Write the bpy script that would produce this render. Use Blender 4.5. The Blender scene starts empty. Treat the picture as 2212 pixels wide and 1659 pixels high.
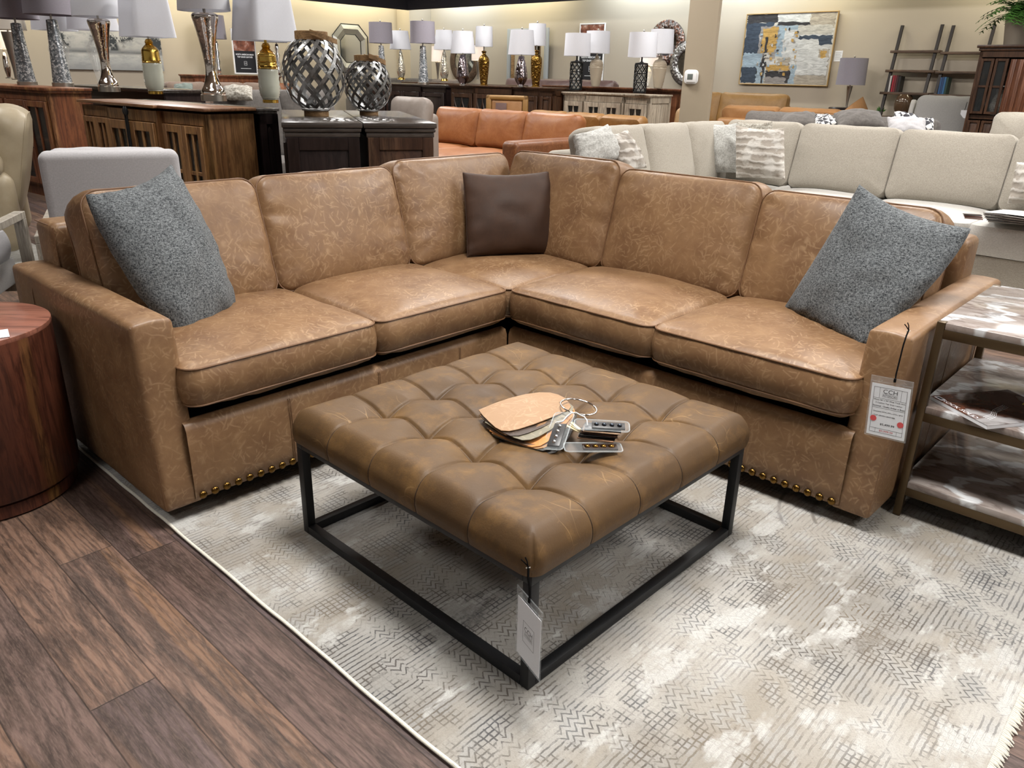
import bpy, bmesh, math, random
from mathutils import Vector, Matrix, noise
from math import sin, cos, pi, radians, sqrt, atan2
random.seed(7)
SC = bpy.context.scene
COL = SC.collection
# ------------------------------------------------------------------ camera
FPX = 1665.68
CF = Vector((0.0, 0.92883095, -0.3705038)); CR = Vector((0.99973865, 0.00847018, 0.02123424)); CU = Vector((-0.02286125, 0.37040697, 0.9285882))
CC = Vector((0, 0, 1.2437))
cam = bpy.data.cameras.new('camera'); cam.sensor_width = 36; cam.sensor_fit = 'HORIZONTAL'; cam.lens = FPX / 2212 * 36
cam.clip_start = .05; cam.clip_end = 100
camo = bpy.data.objects.new('camera', cam); COL.objects.link(camo)
camo.matrix_world = Matrix((( CR.x, CU.x, -CF.x, CC.x), (CR.y, CU.y, -CF.y, CC.y), (CR.z, CU.z, -CF.z, CC.z), (0, 0, 0, 1)))
SC.camera = camo
SC.view_settings.view_transform = 'Standard'; SC.view_settings.look = 'None'; SC.view_settings.gamma = 1
SC.view_settings.use_curve_mapping = False

def ray(u, v): return CF + CR * ((u - 1106) / FPX) + CU * ((829.5 - v) / FPX)
def atz(u, v, z):
    d = ray(u, v); return CC + d * ((z - CC.z) / d.z)
def aty(u, v, y):
    d = ray(u, v); return CC + d * (y / d.y)
def pxs(p): return (Vector(p) - CC).dot(CF) / FPX          # metres per photo pixel at a point
def len_to(P, d, u):
    """how far along d from P a point shows at photo column u"""
    p = Vector(P) - CC; k = (u - 1106) / FPX; d = Vector(d)
    return (k * p.dot(CF) - p.dot(CR)) / (d.dot(CR) - k * d.dot(CF))
# the shop floor grid: everything stands square to the sectional
PHI = radians(-42.6445)
AX = Vector((cos(PHI), sin(PHI), 0)); BX = Vector((-sin(PHI), cos(PHI), 0))
OS = Vector((-0.0828, 4.4144, 0))

# ------------------------------------------------------------------ object helpers
def tag(o, label=None, cat=None, group=None, kind=None):
    if label: o['label'] = label
    if cat: o['category'] = cat
    if group: o['group'] = group
    if kind: o['kind'] = kind
    return o
def thing(name, label, cat, loc=(0, 0, 0), rz=0, group=None):
    o = bpy.data.objects.new(name, None); COL.objects.link(o); o.empty_display_size = .1
    o.location = loc; o.rotation_euler = (0, 0, rz)
    return tag(o, label, cat, group)
def dup(o, label=None, loc=None, rz=None, parent=None):
    c = o.copy(); COL.objects.link(c); c.parent = parent
    if parent is None:
        if loc is not None: c.location = loc
        if rz is not None: c.rotation_euler = (0, 0, rz)
        if label: c['label'] = label
    for ch in list(o.children): dup(ch, parent=c)
    return c

class G:
    """collects geometry, links it as ONE mesh"""
    def __init__(s): s.v = []; s.f = []; s.mi = []
    def add(s, vs, fs, m=0):
        b = len(s.v); s.v += [tuple(p) for p in vs]; s.f += [tuple(b + i for i in f) for f in fs]; s.mi += [m] * len(fs); return s
    def xf(s, M, start=0):
        s.v = s.v[:start] + [tuple(M @ Vector(p)) for p in s.v[start:]]; return s
    def box(s, x0, x1, y0, y1, z0, z1, bev=0, seg=2, M=None, m=0, sub=0):
        bm = bmesh.new(); bmesh.ops.create_cube(bm, size=1)
        for v in bm.verts: v.co = Vector(((x0 + x1) / 2 + v.co.x * (x1 - x0), (y0 + y1) / 2 + v.co.y * (y1 - y0), (z0 + z1) / 2 + v.co.z * (z1 - z0)))
        if bev: bmesh.ops.bevel(bm, geom=list(bm.edges), offset=min(bev, .49 * min(abs(x1 - x0), abs(y1 - y0), abs(z1 - z0))), segments=seg, profile=.5, affect='EDGES')
        bm.verts.index_update()
        vs = [v.co.copy() for v in bm.verts]; fs = [[v.index for v in f.verts] for f in bm.faces]; bm.free()
        if M is not None: vs = [M @ p for p in vs]
        return s.add(vs, fs, m)
    def prism(s, poly, a0, a1, axis='y', bev=0, M=None, m=0):
        """poly in the plane across the axis: y -> (x,z), x -> (y,z), z -> (x,y)"""
        bm = bmesh.new()
        def P(p, a): return {'y': (p[0], a, p[1]), 'x': (a, p[0], p[1]), 'z': (p[0], p[1], a)}[axis]
        A = [bm.verts.new(P(p, a0)) for p in poly]; B = [bm.verts.new(P(p, a1)) for p in poly]
        n = len(poly)
        bm.faces.new(A); bm.faces.new(list(reversed(B)))
        for i in range(n): bm.faces.new([A[i], B[i], B[(i + 1) % n], A[(i + 1) % n]])
        bmesh.ops.recalc_face_normals(bm, faces=bm.faces)
        if bev: bmesh.ops.bevel(bm, geom=list(bm.edges), offset=bev, segments=3, profile=.5, affect='EDGES')
        bm.verts.index_update()
        vs = [v.co.copy() for v in bm.verts]; fs = [[v.index for v in f.verts] for f in bm.faces]; bm.free()
        if M is not None: vs = [M @ p for p in vs]
        return s.add(vs, fs, m)
    def lathe(s, prof, n=28, c=(0, 0), m=0, sx=1, sy=1, wob=None):
        vs = []; fs = []
        for (r, z) in prof:
            for i in range(n):
                a = 2 * pi * i / n; rr = r
                if wob: rr = r * (1 + wob(a, z))
                vs.append((c[0] + rr * cos(a) * sx, c[1] + rr * sin(a) * sy, z))
        for k in range(len(prof) - 1):
            for i in range(n):
                j = (i + 1) % n
                fs.append((k * n + i, k * n + j, (k + 1) * n + j, (k + 1) * n + i))
        if prof[0][0] > 1e-4: fs.append(tuple(reversed(range(n))))
        if prof[-1][0] > 1e-4: fs.append(tuple((len(prof) - 1) * n + i for i in range(n)))
        return s.add(vs, fs, m)
    def tube(s, pts, r, n=8, closed=False, m=0, flat=1):
        pts = [Vector(p) for p in pts]; N = len(pts)
        vs = []; fs = []; up = None
        for i, p in enumerate(pts):
            a = pts[(i - 1) % N] if (closed or i > 0) else p
            b = pts[(i + 1) % N] if (closed or i < N - 1) else p
            t = (b - a).normalized() if (b - a).length > 1e-9 else Vector((0, 0, 1))
            if up is None: up = Vector((0, 0, 1)) if abs(t.z) < .9 else Vector((1, 0, 0))
            x = t.cross(up)
            if x.length < 1e-5: x = t.cross(Vector((1, 0, .3)))
            x.normalize(); y = t.cross(x).normalized(); up = -y if y.dot(up) < 0 else y
            rr = r[i] if isinstance(r, (list, tuple)) else r
            for k in range(n):
                an = 2 * pi * k / n
                vs.append(p + x * (cos(an) * rr) + up * (sin(an) * rr * flat))
        for i in range(N if closed else N - 1):
            j = (i + 1) % N
            for k in range(n):
                l = (k + 1) % n
                fs.append((i * n + k, j * n + k, j * n + l, i * n + l))
        if not closed:
            fs.append(tuple(range(n))); fs.append(tuple((N - 1) * n + k for k in reversed(range(n))))
        return s.add(vs, fs, m)
    def cyl(s, p0, p1, r0, r1=None, n=16, m=0):
        return s.tube([p0, p1], [r0, r0 if r1 is None else r1], n, m=m)
    def grid(s, fn, nu, nv, m=0, wrap=False, flip=False):
        vs = [fn(i / nu, j / nv) for j in range(nv + 1) for i in range(nu + 1)]
        fs = []
        for j in range(nv):
            for i in range(nu):
                a = j * (nu + 1) + i
                q = (a, a + 1, a + nu + 2, a + nu + 1)
                fs.append(tuple(reversed(q)) if flip else q)
        return s.add(vs, fs, m)
    def obj(s, name, mat, parent=None, smooth=40, label=None, fix=False):
        me = bpy.data.meshes.new(name); me.from_pydata(s.v, [], s.f)
        mats = mat if isinstance(mat, (list, tuple)) else [mat]
        for mm in mats: me.materials.append(mm)
        if len(mats) > 1: me.polygons.foreach_set('material_index', s.mi)
        if fix:
            bm = bmesh.new(); bm.from_mesh(me); bmesh.ops.remove_doubles(bm, verts=bm.verts, dist=1e-5)
            bmesh.ops.recalc_face_normals(bm, faces=bm.faces); bm.to_mesh(me); bm.free()
        me.validate()
        if smooth:
            me.shade_smooth()
            if smooth < 180: me.set_sharp_from_angle(angle=radians(smooth))
        o = bpy.data.objects.new(name, me); COL.objects.link(o)
        if parent: o.parent = parent
        if label: o['label'] = label
        return o

def rrect(w, h, r, n=6, ne=10):
    """outline of a rounded rectangle, evenly seeded"""
    pts = []
    cs = [(w / 2 - r, h / 2 - r, 0), (-w / 2 + r, h / 2 - r, 90), (-w / 2 + r, -h / 2 + r, 180), (w / 2 - r, -h / 2 + r, 270)]
    for ci, (cx, cy, a0) in enumerate(cs):
        arc = [(cx + r * cos(radians(a0 + 90 * k / n)), cy + r * sin(radians(a0 + 90 * k / n))) for k in range(n + 1)]
        pts += arc
        nx, ny, na = cs[(ci + 1) % 4]
        nxt = (nx + r * cos(radians(na)), ny + r * sin(radians(na)))
        for k in range(1, ne): pts.append((arc[-1][0] + (nxt[0] - arc[-1][0]) * k / ne, arc[-1][1] + (nxt[1] - arc[-1][1]) * k / ne))
    return pts
def frac_noise(p, s, o=3): return noise.fractal(Vector(p) * s, 1.0, 2.0, o, noise_basis='PERLIN_ORIGINAL')
def cushion(g, w, h, t, crown=.04, crown2=None, r=.035, pipe=.0045, bulge=.012, wrinkle=.004, seed=0, M=None, K=14, pinch=.0, fold=0.0, p2=.55):
    """box cushion: face in XY (w along x, h along y), thickness along z; welts on both outlines. g: leather, material 0; piping material 1 slot if pipe"""
    if crown2 is None: crown2 = crown
    out = rrect(w, h, r, 5, 14); n = len(out)
    sd = Vector((seed * 3.1, seed * 1.7, seed * 2.3))
    def wr(x, y, z, e):
        return wrinkle * e * noise.noise(Vector((x * 9, y * 9, z * 5)) + sd) * 1.6
    def pin(x, y):
        if not pinch: return x, y
        return x * (1 - pinch * (1 - (2 * y / h) ** 2) * 1.0) if True else x, y * (1 - pinch * (1 - (2 * x / w) ** 2))
    for side, cr in ((1, crown), (-1, crown2)):
        vs = []; fs = []
        for k in range(K + 1):
            s_ = (1 - (k / K)) ** .8 if k < K else 0
            for (x, y) in out:
                X, Y = x * s_, y * s_
                u, v = min(1, abs(2 * X / w)), min(1, abs(2 * Y / h))
                c = cr * ((1 - u ** 2.6) * (1 - v ** 2.6)) ** (.55 if side > 0 else p2) if s_ < 1 else 0
                e = s_ ** 3 if s_ < 1 else 0
                # small radiating gathers close to the welt
                c += wrinkle * .9 * e * noise.noise(Vector((x * 26, y * 26, 1.3 + side)) + sd) + wrinkle * (1 - (1 - s_) * .4) * (s_ < 1) * noise.noise(Vector((X * 5, Y * 5, 7 * side)) + sd)
                if s_ < 1 and fold:
                    ed = w / 2 - abs(X); fn = noise.noise(Vector((X * 5, Y * 15, 3 * side + (X > 0) * 5)) + sd * 1.3)
                    c += fold * (1 - 2 * abs(fn)) * math.exp(-(ed / .065)) * (1 - math.exp(-(ed / .012)))
                    eh = h / 2 - abs(Y); fn = noise.noise(Vector((X * 14, Y * 4, 9 + (Y > 0) * 5)) + sd * 1.7)
                    c += fold * .6 * (1 - 2 * abs(fn)) * math.exp(-(eh / .04)) * (1 - math.exp(-(eh / .012)))
                XX, YY = pin(X, Y)
                vs.append((XX, YY, side * (t / 2 + c)))
        for k in range(K):
            for i in range(n):
                j = (i + 1) % n
                q = (k * n + i, k * n + j, (k + 1) * n + j, (k + 1) * n + i)
                fs.append(q if side > 0 else tuple(reversed(q)))
        st = len(g.v); g.add(vs, fs)
        if M is not None: g.v[st:] = [tuple(M @ Vector(p)) for p in g.v[st:]]
    # boxing strip
    R = 8; vs = []; fs = []
    for k in range(R + 1):
        q = k / R; z = t / 2 - q * t; b = bulge * sin(pi * q) ** .8 if 0 < q < 1 else 0
        for i, (x, y) in enumerate(out):
            XX, YY = pin(x, y); l = sqrt(x * x + y * y)
            nx, ny = (x / (w / 2)) ** 9, (y / (h / 2)) ** 9; ll = sqrt(nx * nx + ny * ny) + 1e-6
            bb = b + (wrinkle * 1.0 * noise.noise(Vector((x * 11, y * 11, z * 9)) + sd) if 0 < q < 1 else 0)
            vs.append((XX + nx / ll * bb, YY + ny / ll * bb, z))
    for k in range(R):
        for i in range(n):
            j = (i + 1) % n
            fs.append((k * n + j, k * n + i, (k + 1) * n + i, (k + 1) * n + j))
    st = len(g.v); g.add(vs, fs)
    if M is not None: g.v[st:] = [tuple(M @ Vector(p)) for p in g.v[st:]]
    if pipe:
        for z in (t / 2, -t / 2):
            st = len(g.v)
            g.tube([(*pin(x * (1 + pipe * .6 / (w / 2)), y * (1 + pipe * .6 / (h / 2))), z) for (x, y) in out], pipe, 6, closed=True, m=1)
            if M is not None: g.v[st:] = [tuple(M @ Vector(p)) for p in g.v[st:]]
    return g
def basis(o, x, y, z=None):
    x = Vector(x).normalized(); y = Vector(y); y = (y - x * y.dot(x)).normalized(); z = x.cross(y)
    return Matrix(((x.x, y.x, z.x, o[0]), (x.y, y.y, z.y, o[1]), (x.z, y.z, z.z, o[2]), (0, 0, 0, 1)))
def pillow4(g, A, B, C, D, tf=.1, tb=.05, pin=.1, N=30, seed=1, wr=.006, pipe=0, bul=(0, 0)):
    """knife-edge pillow spanned by four corners A(top left) B(top right) C(bottom right) D(bottom left); front faces the (B-A)x(A-D) side"""
    A, B, C, D = map(Vector, (A, B, C, D)); n = (B - A).cross(A - D).normalized()
    def P(u, v, side):
        a, b = 2 * u - 1, 2 * v - 1
        # pinch edges inward between the corners
        uu = .5 + a / 2 * (1 + (bul[0] if a < 0 else bul[1]) * (1 - b * b) ** .8 - pin * .25 * (1 - b * b)); vv = .5 + b / 2 * (1 - pin * (1.3 if b < 0 else .5) * (1 - a * a))
        p = (A * (1 - uu) + B * uu) * (1 - vv) + (D * (1 - uu) + C * uu) * vv
        th = max(0, (1 - a * a) * (1 - b * b)) ** .42
        T = tf if side > 0 else tb
        q = Vector((a * 2.2 + seed * 5, b * 2.2, side))
        e = (1 - th)
        w = wr * (noise.noise(q * 1.3) * 1.5 * th ** .5 + (noise.noise(Vector((a * 7, b * 7, seed + side))) * 1.2) * th ** .5 * e)
        # gathers that run from the corners and edges
        w += wr * .8 * sin((a * 17 if abs(b) > abs(a) else b * 17) + 3 * noise.noise(q)) * max(0, max(abs(a), abs(b)) - .72) / .28 * th ** .5 * 1.2
        return p + n * (side * (T * th + w * 1.2))
    for side in (1, -1):
        g.grid(lambda u, v: P(.5 - .5 * cos(pi * u), .5 - .5 * cos(pi * v), side), N, N, flip=side > 0)
    if pipe:
        pts = []
        for k in range(4):
            for i in range(12):
                t = .5 - .5 * cos(pi * i / 12)
                u, v = ((t, 0), (1, t), (1 - t, 1), (0, 1 - t))[k]
                pts.append(P(u, v, 1))
        g.tube(pts, pipe, 6, closed=True, m=1)
    return g
# ------------------------------------------------------------------ materials
def C3(h):
    v = [int(h[i:i + 2], 16) / 255 for i in (0, 2, 4)]
    return tuple((x / 12.92 if x <= .04045 else ((x + .055) / 1.055) ** 2.4) for x in v) + (1,)
class MT:
    """tiny node-graph writer"""
    def __init__(s, name):
        s.m = bpy.data.materials.new(name); s.m.use_nodes = True; s.t = s.m.node_tree
        s.t.nodes.clear(); s.out = s.t.nodes.new('ShaderNodeOutputMaterial')
        s.b = s.t.nodes.new('ShaderNodeBsdfPrincipled'); s.t.links.new(s.b.outputs[0], s.out.inputs[0])
        s._tc = None
    def n(s, typ, ins=None, **kw):
        nd = s.t.nodes.new('ShaderNode' + typ)
        for k, v in kw.items(): setattr(nd, k, v)
        for k, v in (ins or {}).items(): s.put(nd.inputs[k], v)
        return nd
    def put(s, inp, v):
        if isinstance(v, bpy.types.NodeSocket): s.t.links.new(v, inp)
        elif isinstance(v, bpy.types.Node): s.t.links.new(v.outputs[0], inp)
        else: inp.default_value = v
    def set(s, **kw):
        for k, v in kw.items(): s.put(s.b.inputs[k.replace('_', ' ')], v)
        return s
    @property
    def co(s):
        if s._tc is None: s._tc = s.n('TexCoord')
        return s._tc.outputs['Object']
    def map(s, scale=(1, 1, 1), rot=(0, 0, 0), loc=(0, 0, 0), v=None):
        return s.n('Mapping', {'Vector': v or s.co, 'Scale': scale, 'Rotation': rot, 'Location': loc}).outputs[0]
    def noise(s, sc, det=4, rough=.55, v=None, dist=0, w=False):
        return s.n('TexNoise', {'Vector': v or s.co, 'Scale': sc, 'Detail': det, 'Roughness': rough, 'Distortion': dist}).outputs['Color' if w else 'Fac']
    def ramp(s, f, stops, interp='LINEAR'):
        r = s.n('ValToRGB', {'Fac': f}); e = r.color_ramp.elements; r.color_ramp.interpolation = interp
        while len(e) < len(stops): e.new(.5)
        for i, (p, c) in enumerate(stops):
            e[i].position = p; e[i].color = c if isinstance(c, tuple) else ((c, c, c, 1) if isinstance(c, (int, float)) else C3(c))
        return r.outputs[0]
    def mix(s, f, a, b, mode='MIX'):
        nd = s.n('Mix', data_type='RGBA', blend_type=mode)
        s.put(nd.inputs[0], f); s.put(nd.inputs[6], C3(a) if isinstance(a, str) else a); s.put(nd.inputs[7], C3(b) if isinstance(b, str) else b)
        return nd.outputs[2]
    def m2(s, op, a, b=0.0, c=0.0, clamp=False):
        nd = s.n('Math', operation=op, use_clamp=clamp); s.put(nd.inputs[0], a); s.put(nd.inputs[1], b); s.put(nd.inputs[2], c)
        return nd.outputs[0]
    def bump(s, h, st=.3, d=.002, nrm=None):
        nd = s.n('Bump', {'Height': h, 'Strength': st, 'Distance': d})
        if nrm: s.put(nd.inputs['Normal'], nrm)
        return nd.outputs[0]
    def xyz(s, v=None):
        nd = s.n('SeparateXYZ', {0: v or s.co}); return nd.outputs[0], nd.outputs[1], nd.outputs[2]
def plain(name, col, rough=.5, metal=0, spec=.5, **kw):
    m = MT(name); m.set(Base_Color=C3(col), Roughness=rough, Metallic=metal); m.b.inputs['Specular IOR Level'].default_value = spec
    m.set(**kw); return m.m

def leather(name, base, dark, light, scr, amt=.8, rough=.42, sc=1.0, bumpk=.25):
    m = MT(name)
    big = m.noise(2.6 * sc, 4, .6)
    mott = m.noise(11 * sc, 5, .65)
    col = m.mix(m.ramp(big, [(.3, 0.), (.72, 1.)]), dark, base)
    col = m.mix(m.ramp(mott, [(.35, 0.), (.75, .75)]), col, light)
    warp = m.n('VectorMath', {0: m.co, 1: m.n('VectorMath', {0: m.noise(7 * sc, 3, .6, w=True), 1: (.05, .05, .05)}, operation='MULTIPLY').outputs[0]}, operation='ADD').outputs[0]
    lines = None
    for (S_, th, L_, g_) in ((8, .012, .5, .4), (14, .020, .5, .75), (22, .030, .5, .9), (33, .045, .5, .9), (48, .065, .5, .8)):
        vv = m.map((1, 1, 1), (S_ * .1, S_ * .2, S_ * .3), (S_ * .7, S_ * .3, 0), v=warp)
        vo = m.n('TexVoronoi', {'Vector': vv, 'Scale': S_ * sc})
        dv = m.n('VectorMath', {0: m.n('VectorMath', {0: vv, 1: vo.outputs['Position']}, operation='SUBTRACT').outputs[0], 1: (S_ * sc,) * 3}, operation='MULTIPLY').outputs[0]
        nn = m.n('VectorMath', {0: m.n('VectorMath', {0: vo.outputs['Color'], 1: (.5, .5, .5)}, operation='SUBTRACT').outputs[0]}, operation='NORMALIZE').outputs[0]
        t_ = m.m2('ABSOLUTE', m.n('VectorMath', {0: dv, 1: nn}, operation='DOT_PRODUCT').outputs['Value'])
        ln = m.m2('MULTIPLY', m.ramp(t_, [(0, g_), (th, g_ * .4), (th * 2.4, 0.)]), m.ramp(vo.outputs['Distance'], [(L_ * .6, 1.), (L_ * 1.1, 0.)]))
        lines = ln if lines is None else m.m2('MAXIMUM', lines, ln)
    lines = m.m2('MULTIPLY', lines, m.ramp(m.noise(5 * sc, 3, .6, v=m.map(loc=(4, 2, 1))), [(.36, .25), (.6, 1.)]))
    col = m.mix(m.m2('MULTIPLY', lines, amt), col, scr)
    fine = m.noise(260 * sc, 2, .5)
    h = m.m2('ADD', m.m2('MULTIPLY', fine, .35), m.m2('MULTIPLY', m.noise(28, 3, .6), .9))
    m.set(Base_Color=col, Roughness=m.m2('ADD', m.m2('MULTIPLY', mott, .22), rough - .1), Normal=m.bump(h, bumpk, .0025))
    m.b.inputs['Specular IOR Level'].default_value = .42
    return m.m
def fabric(name, c1, c2, sc=420, rough=.95, contrast=(.35, .65), bumpk=.4, blot=0, c3=None, sheen=.2):
    m = MT(name)
    a = m.noise(sc, 2, .7, v=m.map((1, 1, .35))); b = m.noise(sc, 2, .7, v=m.map((.35, .35, 1)))
    f = m.m2('MULTIPLY', m.m2('ADD', a, b), .5)
    col = m.mix(m.ramp(f, [(contrast[0], 0.), (contrast[1], 1.)]), c1, c2)
    if c3: col = m.mix(m.ramp(m.noise(blot, 3, .6), [(.45, 0.), (.6, .8)]), col, c3)
    m.set(Base_Color=col, Roughness=rough, Normal=m.bump(f, bumpk, .0015)); m.b.inputs['Specular IOR Level'].default_value = .2
    m.b.inputs['Sheen Weight'].default_value = sheen
    return m.m
def wood(name, c1, c2, c3, axis='z', sc=1.0, rough=.45, streak=.6, knots=True, spec=.4):
    m = MT(name)
    S = {'z': (9, 9, .9), 'x': (.9, 9, 9), 'y': (9, .9, 9)}[axis]; S = tuple(q * sc for q in S)
    v = m.map(S)
    a = m.noise(1.0, 5, .6, v=v, dist=1.2)
    b = m.noise(5.5, 4, .7, v=v, dist=.6)
    col = m.mix(m.ramp(a, [(.36, 0.), (.62, 1.)]), c1, c2)
    if streak: col = m.mix(m.ramp(m.noise(.8, 3, .5, v=m.map(tuple(q * .8 for q in S), loc=(5, 3, 1))), [(.52, 0.), (.62, streak)]), col, c3)
    col = m.mix(m.ramp(b, [(.4, .75), (.56, 0.)]), col, tuple(q * .55 for q in C3(c1)[:3]) + (1,))
    m.set(Base_Color=col, Roughness=rough, Normal=m.bump(b, .12, .001)); m.b.inputs['Specular IOR Level'].default_value = spec
    return m.m

M = {}
M['amber'] = leather('amber_leather', '7d5e42', '664a33', '8d6e4d', 'b39674', .55, .42)
M['amber_pipe'] = plain('amber_welt', '6f5036', .5)
M['amber_thread'] = plain('amber_thread', 'a07a50', .7)
def mk_ott():
    m = MT('brown_pullup_leather')
    big = m.noise(3.2, 4, .65); mott = m.noise(12, 5, .7)
    col = m.mix(m.ramp(big, [(.3, 0.), (.75, 1.)]), '46331f', '604728')
    col = m.mix(m.ramp(mott, [(.5, 0.), (.75, .6)]), col, '7e5e34')
    sc = m.n('TexVoronoi', {'Vector': m.map((1, .25, 1), (0, 0, .8), v=m.n('VectorMath', {0: m.co, 1: m.n('VectorMath', {0: m.noise(5, 2, .5, w=True), 1: (.15, .15, .15)}, operation='MULTIPLY').outputs[0]}, operation='ADD').outputs[0]), 'Scale': 14}, feature='DISTANCE_TO_EDGE').outputs[0]
    ln = m.m2('MULTIPLY', m.ramp(sc, [(0, .5), (.015, 0.)]), m.ramp(m.noise(6, 2, .5), [(.55, 0.), (.68, 1.)]))
    col = m.mix(ln, col, 'a98a60')
    m.set(Base_Color=col, Roughness=m.ramp(mott, [(.3, .5), (.8, .64)]), Normal=m.bump(m.m2('ADD', m.noise(220, 2), m.m2('MULTIPLY', m.noise(30, 3), 1.2)), .16, .002)); m.b.inputs['Specular IOR Level'].default_value = .3
    return m.m
M['ott'] = mk_ott()
M['choc'] = leather('chocolate_leather', '3a2518', '301e13', '422b1c', '543a28', .2, .68, 1, .12)
M['seamdark'] = plain('dark_seam_thread', '2a1c12', .7)
M['tweed'] = fabric('charcoal_tweed', '2f3235', '85898b', 340, .95, (.4, .66), .25, sheen=.05)
M['blackmetal'] = plain('black_powder_metal', '17181a', .5, 0, .4)
M['black'] = plain('black_fabric_underside', '0c0b0b', .9, 0, .1)
M['blackplastic'] = plain('black_plastic', '121212', .35)
M['brass'] = plain('aged_brass', '6e5228', .28, 1)
M['brassy'] = plain('polished_brass', 'd8b35a', .18, 1)
M['nickel'] = plain('brushed_nickel', 'b9b4ab', .3, 1)
M['chrome'] = plain('chrome', 'e6e6e8', .06, 1)
M['bronze'] = plain('bronze_metal', '5d4d38', .4, .8)
M['white'] = plain('white_plastic', 'f0f0f0', .4)
M['paper'] = plain('white_paper', 'eceef2', .5)
M['ink'] = plain('black_ink', '15161c', .6)
M['redink'] = plain('red_ink', 'd05050', .6)
M['reddot'] = plain('red_sticker', 'd8141c', .45)
def glassy(name, col='ffffff', rough=.02, alpha=.35):
    m = MT(name); m.set(Base_Color=C3(col), Roughness=rough, Alpha=alpha); m.b.inputs['Specular IOR Level'].default_value = .8; return m.m
M['clear'] = glassy('clear_plastic', 'cfd4d6', .04, .07)
M['pane'] = glassy('cabinet_glass', '3a3c3c', .03, .3)
M['clearglass'] = glassy('clear_glass', 'e4e6e0', .03, .3)
M['smoke'] = glassy('smoked_glass', '5e4a38', .05, .75)
M['mirror'] = plain('mirror_glass', 'e0e2e0', .03, 1)
# walls
def mk_wall():
    m = MT('beige_wall_paint'); f = m.noise(180, 3, .6)
    m.set(Base_Color=m.mix(m.noise(.7, 3), 'b4a998', 'bbb09f'), Roughness=.8, Normal=m.bump(f, .15, .001)); m.b.inputs['Specular IOR Level'].default_value = .25; return m.m
M['wall'] = mk_wall()
M['pillar'] = plain('pillar_paint', 'a89b87', .8, 0, .2)
M['soffit'] = plain('charcoal_soffit_paint', '35343a', .8, 0, .2)
M['ceil'] = plain('ceiling_tile_white', 'c9c7c2', .9, 0, .1)
# floor planks (object space: x runs along the boards)
def mk_floor():
    m = MT('walnut_vinyl_planks'); x, y, z = m.xyz()
    PW, PL = .137, 1.22
    ry = m.m2('DIVIDE', y, PW); row = m.m2('FLOOR', ry)
    wr = m.n('TexWhiteNoise', {'W': row}, noise_dimensions='1D').outputs['Value']
    rx = m.m2('ADD', m.m2('DIVIDE', x, PL), m.m2('MULTIPLY', wr, 7.3)); cl = m.m2('FLOOR', rx)
    idv = m.n('CombineXYZ', {0: row, 1: cl, 2: 0.}).outputs[0]
    rnd = m.n('TexWhiteNoise', {'Vector': idv}, noise_dimensions='3D'); rv = rnd.outputs['Value']
    gv = m.n('CombineXYZ', {0: m.m2('ADD', m.m2('MULTIPLY', x, 1.5), m.m2('MULTIPLY', rv, 40.)), 1: m.m2('ADD', m.m2('MULTIPLY', y, 11.), m.m2('MULTIPLY', rv, 90.)), 2: m.m2('MULTIPLY', rv, 13.)}).outputs[0]
    a = m.noise(1.1, 5, .6, v=gv, dist=1.6); b = m.noise(6, 4, .65, v=gv, dist=.8)
    base = m.ramp(rv, [(0, '63504a'), (.3, '755c4c'), (.55, '57494a'), (.8, '7d6150'), (1, '6a5346')])
    col = m.mix(m.ramp(a, [(.4, .8), (.56, 0.)]), base, '392d28')
    gv2 = m.n('CombineXYZ', {0: m.m2('ADD', m.m2('MULTIPLY', x, .8), m.m2('MULTIPLY', rv, 61.)), 1: m.m2('ADD', m.m2('MULTIPLY', y, 13.), m.m2('MULTIPLY', rv, 37.)), 2: 2.}).outputs[0]
    st = m.ramp(m.noise(.9, 2, .5, v=gv2, dist=.7), [(.58, 0.), (.65, .6)])
    col = m.mix(st, col, '876549')
    rg = m.n('TexWave', {'Vector': gv, 'Scale': 1.6, 'Distortion': 9., 'Detail': 3., 'Detail Scale': 1.4}, wave_type='RINGS').outputs['Fac']
    col = m.mix(m.ramp(rg, [(.0, .5), (.4, 0.)]), col, '33271f')
    col = m.mix(m.ramp(b, [(.38, .65), (.54, 0.)]), col, '2f2521')
    fine = m.noise(26, 3, .7, v=gv)
    col = m.mix(m.ramp(fine, [(.45, 0.), (.8, .35)]), col, '8b776a')
    fy = m.m2('FRACT', ry); fx = m.m2('FRACT', rx)
    gy = m.m2('MINIMUM', fy, m.m2('SUBTRACT', 1.0, fy)); gx = m.m2('MULTIPLY', m.m2('MINIMUM', fx, m.m2('SUBTRACT', 1.0, fx)), PL / PW)
    gap = m.ramp(m.m2('MINIMUM', gx, gy), [(0.004, 1.), (.018, 0.)])
    col = m.mix(m.m2('MULTIPLY', gap, .7), col, '1b1512')
    h = m.m2('SUBTRACT', m.m2('MULTIPLY', b, .3), gap)
    m.set(Base_Color=col, Roughness=m.ramp(b, [(.3, .42), (.7, .52)]), Normal=m.bump(h, .25, .002)); m.b.inputs['Specular IOR Level'].default_value = .4
    return m.m
M['floor'] = mk_floor()
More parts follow.
